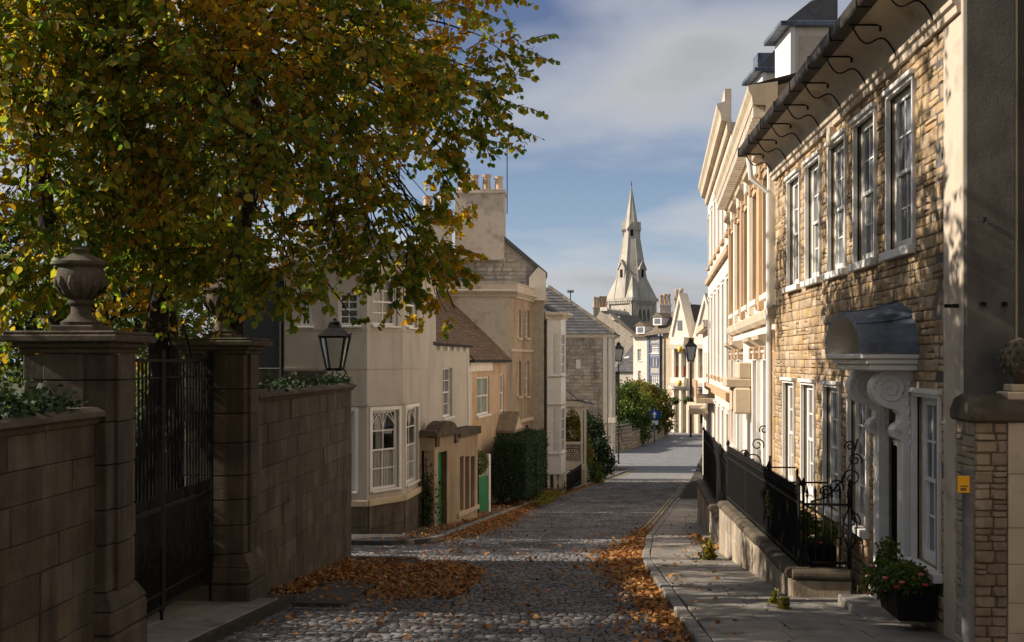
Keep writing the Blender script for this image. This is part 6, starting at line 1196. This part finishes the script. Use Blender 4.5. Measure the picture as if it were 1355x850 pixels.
for nm, lab, (x, y), lb_, mt in gt:
    make_tree(nm, lab, (x, y, gz(y)), [(x + .3, y, gz(y) + 3.4), (x - .6, y + .5, gz(y) + 3.8)], lb_, M[mt], 150, (.09, .15), .16, 10, shape=QUADL, faces=QUADF)
def box_leaves(F, u0, u1, z0, z1, n0, n1, n, seedj=.05):
    u = RNG.uniform(u0, u1, n); z = RNG.uniform(z0, z1, n); w = RNG.uniform(n0, n1, n); k = RNG.integers(0, 4, n)   # front, top, left, right skins
    w = np.where(k == 0, n1, w); z = np.where(k == 1, z1, z); u = np.where(k == 2, u0, u); u = np.where(k == 3, u1, u); j = RNG.normal(0, seedj, (n, 3))
    p = np.outer(u, np.array((F.u.x, F.u.y, 0))) + np.outer(w, np.array((F.n.x, F.n.y, 0))) + np.array((F.o.x, F.o.y, 0)); p[:, 2] = z; return p + j
def hedge(label, F, u0, u1, z0, z1, n0, n1, n, group):
    t = thing('clipped_hedge', label, 'hedge', F.p((u0 + u1) / 2, gz(F.p(u0, 0).y)), group); leafcloud('foliage', box_leaves(F, u0, u1, z0, z1, n0, n1, n), M['leafdark'], (.05, .10), t, droop=.1)
    MB().fb(F, u0 + .06, u1 - .06, z0 + .05, z1 - .06, n0 + .05, n1 - .06).build('inner_growth', M['leafdark'], t)
    for k in range(5): q = F.p(u0 + (u1 - u0) * (k + .5) / 5, gz(F.p(u0, 0).y), (n0 + n1) / 2); MB().tube([q, q + Vector((.06 * (k % 3 - 1), .03, z0 - q.z + .3))], .03, 5).build('stem', M['bark'], t)
a, b = pd(698, HV, 41.6), pd(716, HV, 47.5); FHg = Fr(a, b); w = (697 - 651) / FPX * 41.6; zt = zat(584, 41.6); hedge('nearer dark clipped hedge block before the tan house', FHg, 0, 3.2, gz(42) + .38, zt, -w, 0, 7000, 'clipped hedges on the left pavement'); hedge('farther dark clipped hedge block beside the oriel house', FHg, 3.6, 7.4, gz(46) + .3, zt - .05, -1.3, 0.1, 5500, 'clipped hedges on the left pavement')
wt = thing('weed_bed', 'strip of low ragged plants and grass below the clipped hedges', 'plants', FHg.p(3, gz(44) + .1, .3), None); pp = np.array([FHg.p(random.uniform(.5, 9), 0, random.gauss(.35, .18)) for _ in range(1800)]); pp[:, 2] = gza(pp[:, 1]) + .12 + np.abs(RNG.normal(0, .07, 1800)); leafcloud('foliage', pp, M['leafyellow'], (.05, .11), wt, droop=-.6)
# ivy and tufts on the garden wall tops
def ivy(label, y0, y1, n, z, mat, sz=(.04, .085), spread=.1):
    p = np.stack([RNG.uniform(-4.55, -4.13, n), RNG.uniform(y0, y1, n), z + np.abs(RNG.normal(0, .05, n)) * (1 + np.sin(RNG.uniform(y0, y1, n) * 3))], 1); c = RNG.uniform(y0, y1, n // 40); p[:, 1] = c[RNG.integers(0, len(c), n)] + RNG.normal(0, spread, n); p[:, 1] = np.clip(p[:, 1], y0, y1)
    t = thing('wall_top_ivy', label, 'ivy', (-4.3, (y0 + y1) / 2, z)); leafcloud('foliage', p, M[mat], sz, t, droop=-.2); MB().tube([(-4.35, y0, z + .01), (-4.3, (y0 + y1) / 2, z + .03), (-4.35, y1, z + .01)], .012, 5).build('stem', M['bark'], t)
ivy('ivy and small plants creeping along the coping of the long garden wall', 14.7, 20.9, 900, 8.6, 'leafdark', spread=.13); ivy('purple green plants growing above the wall at the left edge', 6.5, 9.3, 900, 8.6, 'leafdark', spread=.2)
# shrubs
def shrub(label, c, lobes, n, mat, size, base=None): return bush('shrub', label, 'shrub', c, lobes, n, M[mat], size)
for k, (x, y, h, lab) in enumerate(((-7.2, 15.8, 1.5, 'dark evergreen shrub seen through the left half of the iron gate'), (-6.6, 18.2, 1.7, 'dark evergreen shrub seen through the right half of the iron gate'))): shrub(lab, (x, y, gz(y) + .1), [((0, 0, h * .6), (.9, .9, h * .6)), ((.5, -.5, h * .4), (.7, .7, h * .5)), ((-.6, .4, h * .5), (.8, .8, h * .6))], 6000, 'leafdark', (.06, .11))
q = pg(787, 633, .1); shrub('large green shrub climbing the corner of the grey stone house', q, [((0, .3, 1.6), (.75, .6, 1.7)), ((.5, .3, .9), (.6, .5, .9)), ((-.4, .5, 2.6), (.6, .5, 1.0))], 7000, 'leafdark', (.09, .16)); q = pd(757, 600, 60); shrub('yellow green shrub inside the veranda arch', (q.x, q.y, gz(60)), [((0, 0, 2.6), (.7, .6, 1.2)), ((.4, 0, 1.5), (.7, .5, 1.0))], 4500, 'leafyellow', (.09, .15)); q = pd(800, 600, 63); shrub('small green shrub at the foot of the stone house pilaster', (pg(782, 640).x, pg(782, 640).y, gz(60)), [((.2, 0, .5), (.5, .4, .6))], 1500, 'leafgreen', (.07, .12))
for u, v, d, r, mt, lab in ((828, 543, 92, (1.7, 1.5, 2.2), 'leafgreen', 'dark green rounded tree behind the curved garden wall'), (846, 548, 100, (1.5, 1.4, 1.7), 'leafgreen', 'mid green bush in the middle behind the curved garden wall'), (860, 532, 104, (1.8, 1.4, 1.6), 'leafyellow', 'yellow green small tree behind the curved garden wall'), (842, 521, 106, (1.5, 1.2, 1.3), 'leafyellow', 'pale yellow flowering bush below the timber house')):
    c = pd(u, v, d); bs = Vector((c.x, c.y, gz(d))); hh = c.z - bs.z; bush('bush', lab, 'bush', bs, [((0, 0, hh), r), ((-r[0] * .5, 0, hh - r[2] * .5), tuple(k * .8 for k in r)), ((r[0] * .5, .3, hh - r[2] * .45), tuple(k * .75 for k in r)), ((0, .5, hh * .4), (r[0] * 1.1, r[1], hh * .45))], 9000, M[mt], (.16, .3))
iv = thing('wall_top_ivy', 'ivy mound along the top of the curved garden wall', 'ivy', pts[2]); n = 5000; tt = RNG.uniform(0, 1, n); pa = np.array([np.array(pts[0]) * (1 - t) + np.array(pts[3]) * t for t in tt]); zz = zat(563, 95); pa[:, 2] = zz + RNG.normal(0, .28, n) + .35 * tt; pa[:, 1] += .4 + RNG.normal(0, .2, n); pa[:, 0] -= RNG.normal(.1, .15, n) - .3 * np.sin(tt * math.pi); leafcloud('foliage', pa, M['leafdark'], (.14, .24), iv)
for u, v, lab, s in ((944, 742, 'bright yellow green weed tuft at the corner of the low stone wall', 1), (1030, 800, 'tiny weed tuft at the near foot of the low stone wall', .45), (1041, 806, 'second tiny weed tuft beside the curved wall end', .5)):
    q = pg(u, v, .1); t = thing('weed_tuft', lab, 'plant', q); leafcloud('foliage', np.array(q) + np.abs(RNG.normal(0, 1, (260, 3))) * np.array((-.09, .09, .13)) * s * np.array((1, RNG.choice((-1, 1)), 1)), M['leafyellow'], (.04 * s + .02, .09 * s + .02), t, droop=-.8)
# fallen leaves
def fallen(name, label, n, fx, size=(.04, .085)):
    xy = np.array([fx() for _ in range(n)]); p = np.column_stack([xy[:, 0], xy[:, 1], gza(xy[:, 1]) + xy[:, 2] + np.abs(RNG.normal(0, .012, n))]); d = RNG.normal(size=(n, 3)); d[:, 2] *= .35; up = RNG.normal(0, .35, (n, 3)) + np.array((0, 0, 1.))
    v, f = leaf_arrays(p, d, up, RNG.uniform(size[0], size[1], n), LEAF * np.array((1, 1, 2.2)), LEAFF); o = np_mesh(name, v, f, 3, M['fallen']); setp(o, label, 'leaves', None, 'stuff')
R = random.Random(5)
def f_verge():
    while True:
        y = R.triangular(13.6, 20.9, 18.5); x = R.uniform(-4.2, -1.5); lim = -2.3 + .9 * math.sin((y - 13.5) / 7.4 * math.pi) * (y > 15)
        if 15.0 < y < 16.6 and -3.7 < x < -2.9 and R.random() < .93: continue
        if y < 15.2 and R.random() < .8: continue
        if x < lim - .0 + R.gauss(0, .12) and (math.sin(x * 3.1 + y * 1.7) + math.sin(y * 4.3 - x * 2.2) + R.gauss(0, .9) > -1.1): return (x, y, .06 if (x < -2.97 and y > 14.3) else .025)
def f_left():
    y = R.triangular(25.5, 62, 31); w = .75 * max(0.25, 1 - abs(y - 32) / 22); return (KLP(y) + abs(R.gauss(0, w * .55)) + .02, y, .03)
def f_right():
    y = R.triangular(9.6, 33, 20); w = .42 + .35 * math.exp(-((y - 22) / 3.5) ** 2); return (KR(y) - abs(R.gauss(0, w * .55)) - .02, y, .03)
def f_pave():
    y = R.uniform(24.8, 60); return (KLP(y) - .15 - abs(R.gauss(0, .5)), y, .125)
def f_any():
    y = R.triangular(10, 40, 13); return (R.uniform(KL(y) if y > 14.2 and y < 20.9 else -3.8, KR(y)) if not 20.9 < y < 24.7 else R.uniform(-4, 1), y, .035)
def f_rp():
    y = R.triangular(11, 35, 16); return (KR(y) + .2 + abs(R.gauss(0, .7)), y, .112)
def f_wall(): y = R.uniform(23.0, 27.5); return (2.9 - abs(R.gauss(0, .16)), y, .115)
fallen('fallen_leaves', 'thick drift of orange fallen leaves on the verge below the garden wall', 6800, f_verge); fallen('fallen_leaves', 'long drift of orange fallen leaves along the left kerb', 7500, f_left); fallen('fallen_leaves', 'long drift of orange fallen leaves along the right kerb', 5200, f_right); fallen('fallen_leaves', 'scattered fallen leaves on the left pavement', 1800, f_pave); fallen('fallen_leaves', 'few fallen leaves scattered over the cobbled road', 900, f_any); fallen('fallen_leaves', 'few fallen leaves scattered on the right pavement slabs', 140, f_rp); fallen('fallen_leaves', 'small heap of fallen leaves against the second low wall', 350, f_wall)

gh = thing('garden_hedge', 'long dark evergreen hedge in the garden behind the iron gate', 'hedge', (-6.6, 15, gz(15))); FGh = Fr((-6.2, 8.5), (-6.2, 20.6)); leafcloud('foliage', box_leaves(FGh, 0, 12.1, gz(20), 7.9, -1.0, 0, 16000, .12), M['leafdark'], (.06, .12), gh); MB().fb(FGh, .1, 12.0, gz(20) - .2, 7.75, -.9, -.12).build('inner_growth', M['leafdark'], gh)
# unseen houses up the street behind the photographer, added to close the street and its sky
def back_house(label, p0, p1, zt, mat, n):
    F = Fr(p0, p1); t = thing('street_house', label, 'house', F.p(F.L / 2, gz(p0[1]) - 1)); g = gz(max(p0[1], p1[1])) - .5; ops = [(F.L * (k + .5) / n - .55, F.L * (k + .5) / n + .55, g + z, g + z + 1.9) for k in range(n) for z in (1.6, 5.2)]
    wall(F, t, 0, F.L, g, zt, ops, mat, back=6)
    for o in ops: sash(F, t, *o, cols=2, rows=4)
    a, b = F.p(0, zt, .3), F.p(F.L, zt, .3); nn = Vector((F.n.x, F.n.y, 0)); roof_courses(t, M['slate'], a, b, b - nn * 5 + Vector((0, 0, 4)), a - nn * 5 + Vector((0, 0, 4)), .3, .03, .4); MB().fb(F, -.1, F.L + .1, zt - .15, zt + .02, 0, .32).build('eaves_board', M['paint'], t)
back_house('unseen stone house up the street on the right behind the photographer', (5.6, 9.2), (5.0, -12), 15.5, M['stucco'], 6)
back_house('second unseen stone house up the street on the right behind the photographer', (5.0, -12.3), (4.6, -32), 16.5, M['smooth'], 6)
back_house('unseen stone house closing the top of the street behind the photographer', (8, -34), (-14, -34), 19.5, M['stucco'], 6)
